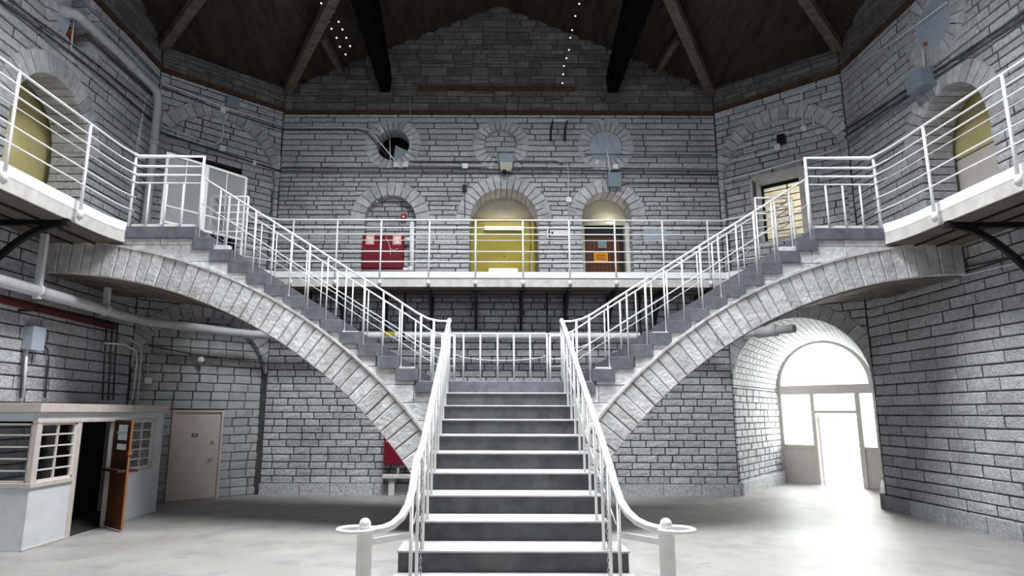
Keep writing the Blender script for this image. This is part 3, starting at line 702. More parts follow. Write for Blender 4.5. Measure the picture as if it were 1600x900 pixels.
# ------------------------------------------------------------------ railings
ZR = 6.45
OFF = [(0, .020), (.187, .0135), (.35, .0135), (.50, .009), (.77, .0135), (1.02, .0135)]
def tube(nm, path, r, par, m='white', n=8): return MB().tube(path, r, n).build(nm, M[m], par)
gr = thing('gallery_railing', 'white six-bar railing along the back wall gallery above the staircase', 'railing', (0, 15, 5.1))
yb = 14.95
for i, (dz, r) in enumerate(OFF):
    tube('cable' if i == 3 else 'rail', [(-6.16, 14.12, ZR-dz), (-5.28, yb, ZR-dz), (5.28, yb, ZR-dz), (6.16, 14.12, ZR-dz)], r, gr, 'conduit' if i == 3 else 'white')
for x in XB: 
    p_ = tube('post', [(x, yb, 4.86), (x, yb, ZR)], .021, gr)
    MB().lathe([(.04, -.05), (.04, .05)], (x, yb, 4.93)).build('clamp', M['white'], p_)
for sg in (-1, 1):
    n = 'left' if sg < 0 else 'right'
    g = thing('side_railing', f'white gallery railing along the {n} wall above the head of the stairs', 'railing', (sg*6.6, 9, 5.1), 'side gallery railings')
    xs = 6.64
    for i, (dz, r) in enumerate(OFF):
        path = [(sg*xs, YF+.3, ZR-dz), (sg*xs, 10.2, ZR-dz), (sg*(xs-.01), 10.6, ZR-dz), (sg*(xs-.04), 10.85, ZR-dz), (sg*6.56, 11.05, ZR-dz)]
        if i < 4: path.append((sg*5.40, 11.05, ZR-dz))
        tube('cable' if i == 3 else 'rail', path, r, g, 'conduit' if i == 3 else 'white')
    for (x, y, z0) in ((6.64, 9.71, 4.86), (6.64, 8.09, 4.86), (6.64, 6.4, 4.86), (6.60, 11.0, 5.125), (5.40, 11.05, 5.125)):
        p_ = tube('post', [(sg*x, y, z0), (sg*x, y, ZR+.01)], .025, g)
        if z0 < 5: MB().lathe([(.045, -.06), (.045, .06)], (sg*x, y, 4.95)).build('clamp', M['white'], p_)
    for x in (5.72, 6.02, 6.33): tube('baluster', [(sg*x, 11.05, 5.125), (sg*x, 11.05, ZR-.52)], .017, g)
    # sloping railings of the flight, front and back
    def rz(x): return 3.88+(x-1.91)*.625
    for fb, Y in (('front', 11.05), ('rear', 13.2)):
        f = thing('flight_railing', f'white sloping railing on the {fb} edge of the {n} stair flight', 'railing', (sg*3.3, Y, 3.7), 'stair flight railings')
        prof = [(.97, 3.475), (1.15, 3.48), (1.32, 3.52), (1.5, 3.61), (1.7, 3.74)]+[(x, rz(x)) for x in (1.95, 3.0, 4.2, 5.38)]
        tube('handrail', [(sg*x, Y, z) for x, z in prof], .018, f)
        sag = lambda x: -.02*math.sin(PI*(x-1.0)/4.4)
        tube('cable', [(sg*x, Y-.01, z-.47+sag(x)) for x, z in prof], .009, f, 'conduit', 6)
        if fb == 'rear': tube('cable', [(sg*x, Y-.01, z-.62+sag(x)) for x, z in prof], .008, f, 'conduit', 6)
        tube('post', [(sg*.97, Y, ZL), (sg*.97, Y, 3.475)], .024, f); tube('post', [(sg*1.22, Y, ZL), (sg*1.22, Y, 3.49)], .02, f)
        for k in range(0, 13):
            x = AX+k*SS-.065; z0 = ZL+k*R_
            z1 = float(np.interp(x, [q[0] for q in prof], [q[1] for q in prof]))
            tube('baluster', [(sg*x, Y, z0), (sg*x, Y, z1)], .0135 if k % 3 else .018, f)
        if fb == 'rear':
            for i, (dz, r) in enumerate(OFF[:5]): tube('cable' if i == 3 else 'return_rail', [(sg*5.40, Y+.06, ZR-dz), (sg*6.18, Y+.08, ZR-dz), (sg*6.18, 14.1, ZR-dz)], r, f)
            for x in (5.40, 5.80, 6.18): tube('post', [(sg*x, Y+.06, 5.11), (sg*x, Y+.06, ZR)], .024, f)
            tube('post', [(sg*6.18, 14.08, 5.1), (sg*6.18, 14.08, ZR)], .024, f)
    # handrail of the central flight
    h = thing('stair_handrail', f'white handrail of the central flight ending at the {n} newel post', 'handrail', (sg*1.0, 8, 0), 'central handrails')
    hx = (lambda y: -.945) if sg < 0 else (lambda y: .955-.026*(YD-y))
    hz = lambda y: ZL-(YD-y)*R_/TM+1.07
    pxl = [(650, 723, 6.13), (644, 766, 5.86), (638, 789, 5.72), (628, 807, 5.62), (614, 820, 5.56), (600, 826, 5.52), (588, 828.3, 5.5), (576, 828.5, 5.5)] if sg < 0 else [(951, 722, 6.25), (961, 758, 5.95), (970, 784, 5.76), (981, 801, 5.66), (995, 814, 5.58), (1010, 821.5, 5.53), (1023, 825.5, 5.5), (1036, 827.5, 5.5)]
    low = [onY(u, v, y) for u, v, y in pxl]
    ys = [11.05, 10.9, 10.4, 9.5, 8.6, 7.7, 7.0, 6.6]
    path = [(hx(y), y, 3.475 if y > 11 else min(3.475, hz(y)+.0)) for y in ys]+[tuple(q) for q in low]
    nw = onY(570 if sg < 0 else 1041, 828, 5.5); nx, ny, nz = nw
    tube('handrail', path, .034, h, n=10)
    ringc = onY(556 if sg < 0 else 1056, 827.5, 5.5)
    tube('scroll_ring', [(ringc[0]+.145*math.cos(t), 5.5+.13*math.sin(t), ringc[2]) for t in [2*PI*i/24 for i in range(25)]], .017, h)
    pp = MB().lathe([(.062, 0), (.062, nz-.03), (.075, nz-.025), (.075, nz-.005), (.05, nz+.005)], (nx, 5.5, 0), n=20).build('newel_post', M['white'], h)
    MB().sphere((nx, 5.5, nz+.045), .048).build('ball', M['white'], pp)
    hp = [np.array(q) for q in path]
    def railz(y): 
        a = sorted((q[1], q[2]) for q in hp); return float(np.interp(y, [t[0] for t in a], [t[1] for t in a]))
    def railx(y):
        a = sorted((q[1], q[0]) for q in hp); return float(np.interp(y, [t[0] for t in a], [t[1] for t in a]))
    for j in range(0, 12):
        y = YD-j*TM+(.05 if j else .075); z0 = ZL-j*R_ 
        if j >= 11: y = 5.86
        xx = railx(y)
        tube('baluster', [(xx, y, z0), (xx, y, railz(y)-.01)], .0155, h)
    MB().beam((railx(5.86), 5.86, nz-.10), (nx, 5.5, nz-.10), .012, .05).build('brace', M['white'], h)
    tube('cable', [(hx(y)+sg*.03, y, hz(y)-.5-.16*math.sin(PI*(y-6.2)/4.8)) for y in [6.2+.3*i for i in range(17)]], .007, h, 'conduit', 6)
    # hanging chain
    cu, cy_ = (660, 6.35) if sg < 0 else (946, 6.35)
    top_p = onY(cu, 722, cy_); bot_z = .46
    ch = thing('chain', f'thin steel chain hanging from the {n} central handrail', 'chain', (top_p[0], cy_, bot_z), 'hanging chains')
    nl = 24; dzl = (top_p[2]-bot_z)/nl
    for i in range(nl):
        zc = top_p[2]-dzl*(i+.5); a = (i % 2)*PI/2
        pts = [(top_p[0]+.010*math.cos(t)*math.cos(a), cy_+.010*math.cos(t)*math.sin(a), zc+dzl*.62*math.sin(t)) for t in [2*PI*q/8 for q in range(9)]]
        tube('link', pts, .0035, ch, 'chrome', 4)
    tube('hook', [(top_p[0], cy_, top_p[2]), (railx(cy_), cy_, railz(cy_))], .006, ch, 'chrome', 5)
lr = thing('landing_railing', 'white low railing across the rear of the stair landing', 'railing', (0, 13.2, ZL))
zt = onY(800, 522, 13.2)[2]
tube('handrail', [(-.97, 13.2, zt), (.97, 13.2, zt)], .02, lr)
for u in (724, 750.5, 777.5, 803, 828.5, 855): x = onY(u, 560, 13.2)[0]; tube('baluster', [(x, 13.2, ZL), (x, 13.2, zt)], .017, lr)
tube('cable', [(-.97+1.94*i/10, 13.19, zt-.42-.12*math.sin(PI*i/10)**.6) for i in range(11)], .008, lr, 'conduit', 6)
# ------------------------------------------------------------------ rooms behind the openings
def wbox(mb, W_, s0, s1, z0, z1, d0, d1):
    mb.prism([W_.P(s0, z0, d0), W_.P(s1, z0, d0), W_.P(s1, z0, d1), W_.P(s0, z0, d1)], (0, 0, z1-z0)); return mb
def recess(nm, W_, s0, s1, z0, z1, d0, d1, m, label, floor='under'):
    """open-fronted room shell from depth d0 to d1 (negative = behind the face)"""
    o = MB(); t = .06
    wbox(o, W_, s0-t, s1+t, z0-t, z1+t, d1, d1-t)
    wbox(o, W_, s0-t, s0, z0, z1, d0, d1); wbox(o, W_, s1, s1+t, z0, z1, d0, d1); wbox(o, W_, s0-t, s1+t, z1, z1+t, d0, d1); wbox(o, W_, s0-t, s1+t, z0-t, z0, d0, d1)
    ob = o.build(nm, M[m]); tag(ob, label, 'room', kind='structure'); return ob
def part(nm, W_, s0, s1, z0, z1, d0, d1, m, par): return wbox(MB(), W_, s0, s1, z0, z1, d0, d1).build(nm, M[m], par)
def disc(W_, s, z, r, d0, d1, n=28):
    return MB().prism([W_.P(s+r*math.cos(2*PI*i/n), z+r*math.sin(2*PI*i/n), d0) for i in range(n)], -W_.In*(d1-d0))
def lunette(W_, sc, r, zs, d0, d1, n=20):
    return MB().prism([W_.P(sc-r*math.cos(PI*i/n), zs+r*math.sin(PI*i/n), d0) for i in range(n+1)], -W_.In*(d1-d0))
def struct_thing(nm, label, cat, loc):
    t = thing(nm, label, cat, loc); t['kind'] = 'structure'; return t
# yellow doorway
s_ = X0+.13; d_ = -.74
yd = struct_thing('door_3', 'yellow steel door in the wide central arch of the gallery', 'door', wb.P(s_, 5.1, d_))
zt_ = onY(788, 345, 16.9)[2]
part('leaf', wb, s_-.88, s_+.70, 5.1, zt_, d_, d_-.05, 'yellow', yd); part('side_panel', wb, s_+.70, s_+.90, 5.1, zt_, d_-.02, d_-.06, 'yellow', yd)
part('head_frame', wb, s_-.9, s_+.9, zt_, zt_+.08, d_+.03, d_-.05, 'yellowdk', yd); part('jamb', wb, s_+.68, s_+.72, 5.1, zt_, d_+.02, d_-.05, 'yellowdk', yd)
lunette(wb, s_, .95, zt_-.25, d_-.03, d_-.06).build('tympanum', M['cream'], yd)
for a0, a1, z0, z1 in ((-.42, -.06, 5.42, 5.44), (-.42, -.06, 5.57, 5.59), (-.42, -.40, 5.42, 5.59), (-.08, -.06, 5.42, 5.59), (-.34, -.14, 5.52, 5.54)):
    part('hatch_trim', wb, s_+a0, s_+a1, z0, z1, d_+.02, d_, 'yellowdk', yd)
for a, z in ((0.02, 6.05), (.05, 6.78)): disc(wb, s_+a, z, .018, d_, d_+.015, 10).build('bolt', M['ink'], yd)
part('pillar_leaf', wb, s_+.74, s_+.80, 5.12, zt_-.1, d_+.30, d_, 'yellow', yd); part('notice_board', wb, s_+.71, s_+.738, 5.2, 6.1, d_+.27, d_+.05, 'plate', yd)
for z, a0, a1, lab in ((onY(788, 356, 16.8)[2], onY(758, 356, 16.8)[0], onY(817, 356, 16.8)[0], 'glowing strip standing for a lamp reflection across the top of the yellow door'), (onY(788, 422, 16.8)[2], onY(765, 422, 16.8)[0], onY(808, 422, 16.8)[0], 'glowing strip standing for a lamp reflection low on the yellow door')):
    t = thing('reflection_strip', lab, 'lamp', ((a0+a1)/2, 16.9, z), 'door reflections')
    MB().tube([(a0, 16.80, z), (a1, 16.80, z)], .045, 10).build('tube', M['glow'], t)  # glowing tube added for a strip of light reflected in the door
    MB().box((a0-.03, 16.84, z-.05), (a1+.03, 16.945, z+.05)).build('fitting', M['cream'], t)  # backing bar of the added strip
area('yellow_door_fill', (.13, 16.55, 7.3), (.13, 16.95, 5.5), 1.0, .15, 2.5, (1, .93, .7))  # fill light added to brighten the yellow door
# wooden door on the right
s_ = X0+2.80; d_ = -.55
wd = struct_thing('door_4', 'brown plank door with orange notice in the right gallery arch', 'door', wb.P(s_, 5.1, d_))
ya = 16.2+.55
xl = onY(914, 400, ya)[0]+X0; xr_ = onY(969, 400, ya)[0]+X0; zt1 = onY(940, 371, ya)[2]; zt2 = onY(940, 352, ya)[2]
NP_ = 9
for i in range(NP_): part('plank', wb, xl+(xr_-xl)*i/NP_+.004, xl+(xr_-xl)*(i+1)/NP_-.004, 5.1, zt1, d_-.005-.006*(i % 2), d_-.05, 'wood', wd)
part('gap_shade', wb, xl, xr_+.12, 5.1, zt2, d_-.06, d_-.09, 'dark', wd)  # dark sheet painting in the shade of the opening above the planks
part('jamb', wb, s_-.68, xl-.005, 5.1, zt2, d_+.05, d_-.08, 'offwhite', wd); part('jamb', wb, xr_+.12, s_+.68, 5.1, zt2+.02, d_+.16, d_-.08, 'offwhite', wd)
part('head', wb, s_-.68, s_+.68, zt2, zt2+.1, d_-.0, d_-.08, 'cream', wd)
lunette(wb, s_, .72, 6.88, d_-.02, d_-.06).build('tympanum', M['cream'], wd)
area('right_door_lamp', (2.95, 16.62, 6.9), (2.8, 16.72, 7.6), .5, .06, 1.6, (1, .93, .75))
def pxpart(nm, u0, v0, u1, v1, Y, thick, m, par):
    a = onY(u0, v0, Y); b = onY(u1, v1, Y); return MB().box((a[0], Y-thick, a[2]), (b[0], Y, b[2])).build(nm, M[m], par)
pxpart('spy_plate', 934, 377, 948, 388, ya, .02, 'steelbox', wd)
no = pxpart('notice', 927.5, 395, 950, 409, ya, .015, 'orange', wd)
for q in range(3): pxpart('print_line', 931, 398+q*3.2, 946, 399+q*3.2, ya-.0155, .002, 'ink', no)
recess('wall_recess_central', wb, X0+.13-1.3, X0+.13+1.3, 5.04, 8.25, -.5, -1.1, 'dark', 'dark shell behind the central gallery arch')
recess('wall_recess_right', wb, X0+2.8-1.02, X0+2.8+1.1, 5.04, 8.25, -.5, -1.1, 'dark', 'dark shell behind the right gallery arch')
# round openings of the back wall
rl = recess('wall_round_opening', wb, X0-2.81-.5, X0-2.81+.5, 8.4, 9.4, -.5, -1.0, 'dark', 'dark hollow behind the open round hole')
pl = MB().prism([wb.P(X0-2.81+a, z, -.32) for a, z in ((.02, 9.02), (.34, 8.86), (.26, 8.62), (.10, 8.55), (-.02, 8.62))], wb.In*.03).build('duct_flap', M['plate'])
tag(pl, 'pale steel flap hanging inside the open round hole', 'panel')
dr = disc(wb, X0+2.83, 8.88, .435, -.10, -.06).build('round_plate', M['plate']); tag(dr, 'pale blue round plate filling the right-hand round opening', 'plate', 'round steel plates')
for a in (-.18, .0, .18): MB().beam(wb.P(X0+2.83+a-.1, 8.88+.36, -.056), wb.P(X0+2.83+a+.12, 8.88-.36, -.056), .006, .008, (0, 1, 0)).build('seam', M['steelbox'], dr)
# side wall openings
for sg, W_, af in ((-1, wL, lambda y: y-YF), (1, wR, lambda y: 14.1-y)):
    n = 'left' if sg < 0 else 'right'
    m = 'paleyellow' if sg < 0 else 'cream'
    for y, far in ((10.86, False), (5.54, True)):
        recess('wall_cell_'+n+('_near' if far else ''), W_, af(y)-1.4, af(y)+1.4, 5.04, 8.25, -.55, -2.6, 'dark', f'{"pale yellow" if sg < 0 else "cream"} room, its shell painted dark for shade, behind the {n} gallery arch'+(' nearest the viewpoint' if far else ''))  # near-black shell paints in the shade of the room
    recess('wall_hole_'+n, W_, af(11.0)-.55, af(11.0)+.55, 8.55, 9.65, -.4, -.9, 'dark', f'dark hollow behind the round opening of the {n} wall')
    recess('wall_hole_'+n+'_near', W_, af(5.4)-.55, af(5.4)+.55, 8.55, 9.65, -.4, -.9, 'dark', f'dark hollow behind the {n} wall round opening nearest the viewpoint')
a_ = 10.86-YF
d5 = struct_thing('door_5', 'pale yellow partition and beige door inside the left gallery arch', 'door', wL.P(a_, 5.1, -1.6))
part('leaf', wL, a_-1.1, a_-.35, 5.1, 6.5, -.80, -.86, 'beige', d5); part('jamb', wL, a_-.35, a_-.25, 5.1, 6.58, -.77, -.88, 'trimpink', d5); part('over_panel', wL, a_-1.3, a_-.25, 6.58, 8.1, -.80, -.86, 'paleyellow', d5); part('partition', wL, a_-.25, a_+1.3, 5.1, 8.1, -.80, -.86, 'paleyellow', d5)
area('left_room_fill', (-8.5, 10.5, 6.9), (-8.9, 11.0, 5.6), .3, .15, 2.5, (1, .95, .75))  # fill light added to lift the pale yellow partition
a_ = 14.1-10.95
d6 = struct_thing('door_6', 'white gate with barred lower panel inside the right gallery arch', 'door', wR.P(a_, 5.1, -.6))
part('tympanum', wR, a_-1.3, a_+1.3, 6.75, 8.1, -.75, -.81, 'paleyellow', d6); part('leaf', wR, a_-1.3, a_+1.3, 5.75, 6.72, -.75, -.81, 'offwhite', d6); part('stile', wR, a_-1.3, a_-.66, 5.1, 5.75, -.74, -.82, 'offwhite', d6); part('backboard', wR, a_-.66, a_+1.3, 5.1, 5.75, -.85, -.89, 'dark', d6)
for i in range(12): part('bar', wR, a_-.60+i*.16, a_-.395+i*.16, 5.1, 5.75, -.76, -.79, 'trimpink', d6)
for z in (5.3, 5.58): part('bar', wR, a_-.66, a_+1.3, z, z+.025, -.755, -.775, 'trimpink', d6)
rp = disc(wR, 14.1-11.0, 9.10, .465, -.05, -.01).build('round_plate', M['plate']); tag(rp, 'large pale blue round plate high on the right wall', 'plate', 'round steel plates')
disc(wR, 14.1-11.25, 8.83, .04, -.01, .03, 10).build('bolt', M['rust'], rp)
# left round hole: rust panel and folded cover
o = MB().prism([wL.P(11.05-YF+a, z, -.25) for a, z in ((-.3, 8.75), (.3, 8.72), (.38, 9.05), (-.3, 9.15))], wL.In*.03).build('rust_panel', M['rust']); tag(o, 'rusty orange panel inside the round hole of the left wall', 'panel')
o = MB().prism([wL.P(10.72-YF+a, z, .03) for a, z in ((-.26, 9.3), (-.20, 8.72), (.02, 8.66), (.10, 8.9), (.06, 9.5), (-.18, 9.6))], wL.In*.02).build('bent_cover', M['plate']); tag(o, 'bent pale sheet cover beside the round hole of the left wall', 'panel')

# upper diagonal openings
ww = struct_thing('window_1', 'barred window with sunlit stone outside in the right blind arch', 'window', wr.P((s0+s1)/2, 6.1, -.45))
s0, s1 = WR['s0'], WR['s1']
for nm, a0, a1, z0, z1 in (('reveal', s0-.06, s0, 6.1, 7.76), ('reveal', s1, s1+.06, 6.1, 7.76), ('lintel', s0, s1, 7.76, 7.84), ('sill', s0, s1, 6.04, 6.1)): part(nm, wr, a0, a1, z0, z1, -.11, -.85, 'fascia', ww)
part('frame', wr, s0, s0+.05, 6.1, 7.76, -.74, -.80, 'black', ww); part('frame', wr, s1-.05, s1, 6.1, 7.76, -.74, -.80, 'black', ww); part('frame', wr, s0, s1, 7.68, 7.76, -.74, -.80, 'black', ww); part('jamb', wr, s1-.16, s1, 6.1, 7.76, -.12, -.3, 'fascia', ww)
for i in range(8): part('bar', wr, s0, s1, 6.3+i*.18, 6.32+i*.18, -.75, -.77, 'black', ww)
part('mullion', wr, (s0+s1)/2-.012, (s0+s1)/2+.012, 6.1, 7.76, -.75, -.77, 'black', ww)
part('pane', wr, s0, s1, 6.1, 7.76, -.81, -.815, 'glass', ww)
o = wbox(MB(), wr, s0-2.5, s1+2.5, 4.6, 10.5, -3.2, -3.4).build('wall_outside', M['ext']); tag(o, 'sunlit tan stone wall seen through the barred window', 'wall', kind='structure')
p_ = wr.P((s0+s1)/2, 8.2, -1.6); q_ = wr.P((s0+s1)/2, 7.6, -3.2); area('window_daylight', p_, q_, 1.5, 1.5, 60, (1, .93, .8))
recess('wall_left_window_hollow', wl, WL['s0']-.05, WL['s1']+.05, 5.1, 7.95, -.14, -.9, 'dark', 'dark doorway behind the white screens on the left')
# beige door
W1 = wl; d0 = D1['s0']; d1 = D1['s1']; dz_ = 1.98
db = struct_thing('door_1', 'beige metal door with lever handle in the left corner', 'door', wl.P((d0+d1)/2, 0, -.2))
part('frame', wl, d0, d0+.05, 0, dz_, -.06, -.25, 'trimpink', db); part('frame', wl, d1-.05, d1, 0, dz_, -.06, -.25, 'trimpink', db); part('frame', wl, d0+.05, d1-.05, dz_-.05, dz_, -.06, -.25, 'trimpink', db)
lf = part('leaf', wl, d0+.055, d1-.055, .01, dz_-.055, -.10, -.16, 'beige', db)
sa, za = wl.px(307, 680); part('plaque', wl, sa-.07, sa+.07, za-.035, za+.035, -.09, -.1, 'ink', lf); part('plaque_text', wl, sa-.05, sa+.05, za-.012, za+.012, -.0885, -.09, 'trimpink', lf)
sa, za = wl.px(334, 691); disc(wl, sa, za, .035, -.1, -.07, 14).build('lock', M['chrome'], lf)
sa, za = wl.px(332, 716); disc(wl, sa, za, .03, -.1, -.075, 14).build('handle_rose', M['chrome'], lf); MB().tube([wl.P(sa, za, -.08), wl.P(sa, za, -.03), wl.P(sa-.1, za-.01, -.03)], .012).build('handle', M['chrome'], lf)
for z in (.25, 1.0, 1.7): part('hinge', wl, d0+.045, d0+.07, z, z+.1, -.085, -.1, 'trimpink', lf)
# white screens in front of the left doorway
sc = thing('wire_screen', 'pair of white framed wire screens standing at the head of the left flight', 'screen', (-6.2, 13.1, 5.1))
q0, q1, q2 = [np.array(v) for v in ((-6.80, 12.42, 0), (-6.27, 13.10, 0), (-5.70, 13.86, 0))]
for a, b in ((q0, q1), (q1, q2)):
    d = (b-a)/np.linalg.norm(b-a); a = a+d*.02; b = b-d*.02
    fr = MB()
    for z in (5.66, 7.08): fr.beam(a+[0, 0, z], b+[0, 0, z], .045, .05)
    for p in (a, b): fr.beam(p+[0, 0, 5.12], p+[0, 0, 7.1], .045, .05, d)
    fo = fr.build('frame', M['white'], sc)
    MB().beam((a+b)/2+[0, 0, 5.66], (a+b)/2+[0, 0, 7.08], .015, .02, d).build('stile', M['white'], fo)
    MB().beam(a+[0, 0, 6.0], b+[0, 0, 6.0], .02, .03).build('cross_bar', M['white'], fo)
    MB().prism([a+[0, 0, 5.68], b+[0, 0, 5.68], b+[0, 0, 7.06], a+[0, 0, 7.06]], np.array([.004, -.003, 0])).build('wire_mesh', M['meshscreen'], fo)

# ------------------------------------------------------------------ guard booth
XBF = -6.85; YN, YFa = 9.68, 13.45
bt = thing('guard_booth', 'pale blue wooden guard booth with beige trim against the left wall', 'booth', (-7.4, 11.5, 0))
def bb(nm, a, b, m, par=bt): return MB().bbox(a, b, .006).build(nm, M[m], par)
yA = onX(36, 759, XBF)[1]; w1a = onX(42, 700, XBF)[1]; w1b = onX(117, 700, XBF)[1]; dA = onX(118, 750, XBF)[1]; dB = onX(170, 750, XBF)[1]; w2a = onX(204, 700, XBF)[1]; w2b = onX(237, 700, XBF)[1]
zw0, zw1, zc0, zc1 = .93, 1.80, 1.93, 2.06
bb('wall_panel', (XBF-.06, YN, 0), (XBF, w1b, zw0), 'booth'); bb('wall_panel', (XBF-.06, dB+.04, 0), (XBF, YFa, zw0-.03), 'booth')
bb('wall_panel', (XBF-.06, dB+.04, zw0-.03), (XBF, w2a, zw1), 'booth'); bb('wall_panel', (XBF-.06, w2b, zw0-.03), (XBF, YFa, zw1), 'booth')
bb('header', (XBF-.06, YN, zw1), (XBF, YFa, zc0), 'booth')
bb('end_wall', (-8.0, YN, 0), (XBF-.06, YN+.06, zw0), 'booth'); bb('end_header', (-8.0, YN, zw1), (XBF-.06, YN+.06, zc0), 'booth'); bb('far_wall', (-8.0, YFa-.06, 0), (XBF-.06, YFa, zc0), 'booth')
bb('roof_cap', (-8.0, YN-.06, zc0), (XBF+.06, YFa+.04, zc1), 'trimpink'); bb('interior_floor', (-8.0, YN+.06, .0), (XBF-.06, YFa-.06, .02), 'dark'); bb('interior_back', (-8.02, YN+.06, .0), (-7.97, YFa-.06, zc0), 'dark')
bb('corner_post', (XBF-.07, YN-.012, zw0), (XBF+.012, YN+.09, zw1), 'trimpink')
bb('door_jamb', (XBF-.08, w1b, 0), (XBF+.012, dA, zw1), 'trimpink'); bb('door_jamb', (XBF-.08, dB, 0), (XBF+.012, dB+.06, zw1), 'trimpink'); bb('sill', (XBF-.08, YN-.03, zw0-.07), (XBF+.03, w1b, zw0), 'trimpink'); bb('end_sill', (-8.0, YN-.03, zw0-.07), (XBF-.08, YN+.08, zw0), 'trimpink')
bb('head_trim', (XBF-.07, YN-.02, zw1-.03), (XBF+.02, w2b+.06, zw1+.02), 'trimpink')
bb('base_trim', (XBF-.02, YN-.01, 0), (XBF+.015, w1b, .035), 'trimpink')
def booth_window(a, b, z0, z1, nv, nh, ax):
    f = MB(); t = .022
    def bar(u0, u1, za, zb, d=.03):
        if ax == 'y': f.box((XBF-.045, u0, za), (XBF-.045+d, u1, zb))
        else: f.box((u0, YN+.015, za), (u1, YN+.015+d, zb))
    for u in (a, b-.03): bar(u, u+.03, z0, z1, .04)
    for z in (z0, z1-.03): bar(a, b, z, z+.03, .04)
    fo = f.build('window_frame', M['offwhite'], bt)
    for i in range(1, nv): 
        f = MB(); u = a+(b-a)*i/nv; bar(u-t/2, u+t/2, z0, z1); f.build('glazing_bar', M['offwhite'], fo)
    for i in range(1, nh):
        f = MB(); z = z0+(z1-z0)*i/nh; bar(a, b, z-t/2, z+t/2); f.build('glazing_bar', M['offwhite'], fo)
    for i in range(nv):
        for k in range(nh):
            f = MB(); u0 = a+(b-a)*i/nv; u1 = a+(b-a)*(i+1)/nv; za = z0+(z1-z0)*k/nh; zb = z0+(z1-z0)*(k+1)/nh
            if ax == 'y': f.box((XBF-.04, u0, za), (XBF-.036, u1, zb))
            else: f.box((u0, YN+.02, za), (u1, YN+.024, zb))
            f.build('pane', M['glass'], fo)
booth_window(YN+.09, w1b, zw0, zw1-.03, 2, 5, 'y'); booth_window(w2a, w2b, zw0-.03, zw1-.03, 2, 5, 'y'); booth_window(-7.97, XBF-.07, zw0, zw1-.03, 2, 5, 'x')
bb('window_trim', (XBF-.01, w2b, zw0-.06), (XBF+.015, w2b+.06, zw1-.03), 'trimpink'); bb('window_trim', (XBF-.01, w2a-.02, zw0-.08), (XBF+.015, w2b, zw0-.03), 'trimpink')
# half-open stable door
H0 = np.array([XBF+.02, dB, 0]); H1 = np.array([*onZ(190, 832, 0)[:2], 0]); dd = (H1-H0)/np.linalg.norm(H1-H0); LW = np.linalg.norm(H1-H0); nn = np.array([-dd[1], dd[0], 0])
def leafbox(nm, a0, a1, z0, z1, t0, t1, m, par): return MB().prism([H0+dd*a0+nn*t0+[0, 0, z0], H0+dd*a1+nn*t0+[0, 0, z0], H0+dd*a1+nn*t1+[0, 0, z0], H0+dd*a0+nn*t1+[0, 0, z0]], (0, 0, z1-z0)).build(nm, M[m], par)
lfb = leafbox('stable_door', 0, LW-.03, .03, .12, -.02, .02, 'darkwood', bt)
leafbox('lower_panel', .0, LW-.03, .12, .95, -.012, .012, 'wood', lfb); leafbox('shelf', -.02, LW, .95, .99, -.16, .16, 'darkwood', lfb)
leafbox('edge_strip', LW-.03, LW, .03, 1.80, -.016, .016, 'woodlt', lfb)
for a0, a1, z0, z1 in ((0, .1, .99, 1.8), (LW-.13, LW-.03, .99, 1.8), (.1, LW-.13, 1.72, 1.8), (.1, LW-.13, 1.40, 1.46), (.1, LW-.13, .99, 1.12)): leafbox('stile', a0, a1, z0, z1, -.02, .02, 'darkwood', lfb)
leafbox('cross_panel', .1, LW-.13, 1.12, 1.30, -.01, .01, 'wood', lfb); leafbox('glazing_bar', .1, LW-.13, 1.57, 1.60, -.01, .01, 'offwhite', lfb); leafbox('pane', .1, LW-.13, 1.3, 1.72, -.003, .003, 'glass', lfb)
leafbox('latch', LW-.05, LW+.02, 1.23, 1.29, -.03, .03, 'woodlt', lfb)

# ------------------------------------------------------------------ fire cabinets and small fittings
rc = thing('hose_cabinet', 'red fire hose cabinet with two pink stickers in the gallery niche', 'cabinet', (-2.98, 16.2, 5.5), 'red fire hose cabinets')
a = onY(566, 367, 16.08); b = onY(629, 420, 16.08)
MB().bbox((a[0], 16.12, b[2]), (b[0], 16.40, a[2]), .01).build('body', M['red'], rc); dr_ = MB().bbox((a[0]+.015, 16.08, b[2]+.02), (b[0]-.015, 16.12, a[2]-.02), .008).build('door', M['red'], rc)
for u0, u1 in ((572, 584.5), (614, 627)):
    sk = pxpart('sticker', u0, 366.5, u1, 382, 16.08, .004, 'sticker', dr_); pxpart('sticker_symbol', u0+2, 370, u1-2, 374, 16.0755, .002, 'stickerw', sk); pxpart('sticker_symbol', u0+4, 375.5, u1-3, 380, 16.0755, .002, 'stickerw', sk)
cd = MB().tube([onY(u, v, 16.06) for u, v in ((603, 370), (608, 382), (610, 389), (616, 391), (622, 388))], .006, 6).build('cord', M['stickerw'], rc); MB().tube([onY(610, 389, 16.06), onY(610, 399, 16.06)], .006, 6).build('cord', M['stickerw'], rc)
sp = thing('standpipe', 'white standpipe with elbow beside the upper red hose cabinet', 'pipe', (-2.3, 16.3, 5.3))
pv = [onY(643.5, v, 16.22) for v in (350, 425)]
MB().tube([pv[0], pv[1]], .065, 12).build('riser', M['white'], sp); MB().tube([(pv[0][0], 16.22, onY(640, 373, 16.22)[2]), (b[0], 16.25, onY(640, 373, 16.22)[2])], .045, 10).build('branch', M['white'], sp)
zb_ = onY(600, 421, 16.22)[2]; MB().tube([(pv[0][0], 16.22, zb_), (a[0]-.02, 16.22, zb_)], .05, 10).build('feed', M['white'], sp); MB().lathe([(.085, -.06), (.085, .06)], (pv[0][0], 16.22, zb_), (1, 0, 0)).build('elbow', M['white'], sp); MB().sphere((pv[0][0], 16.22, pv[0][2]), .07).build('cap', M['white'], sp)
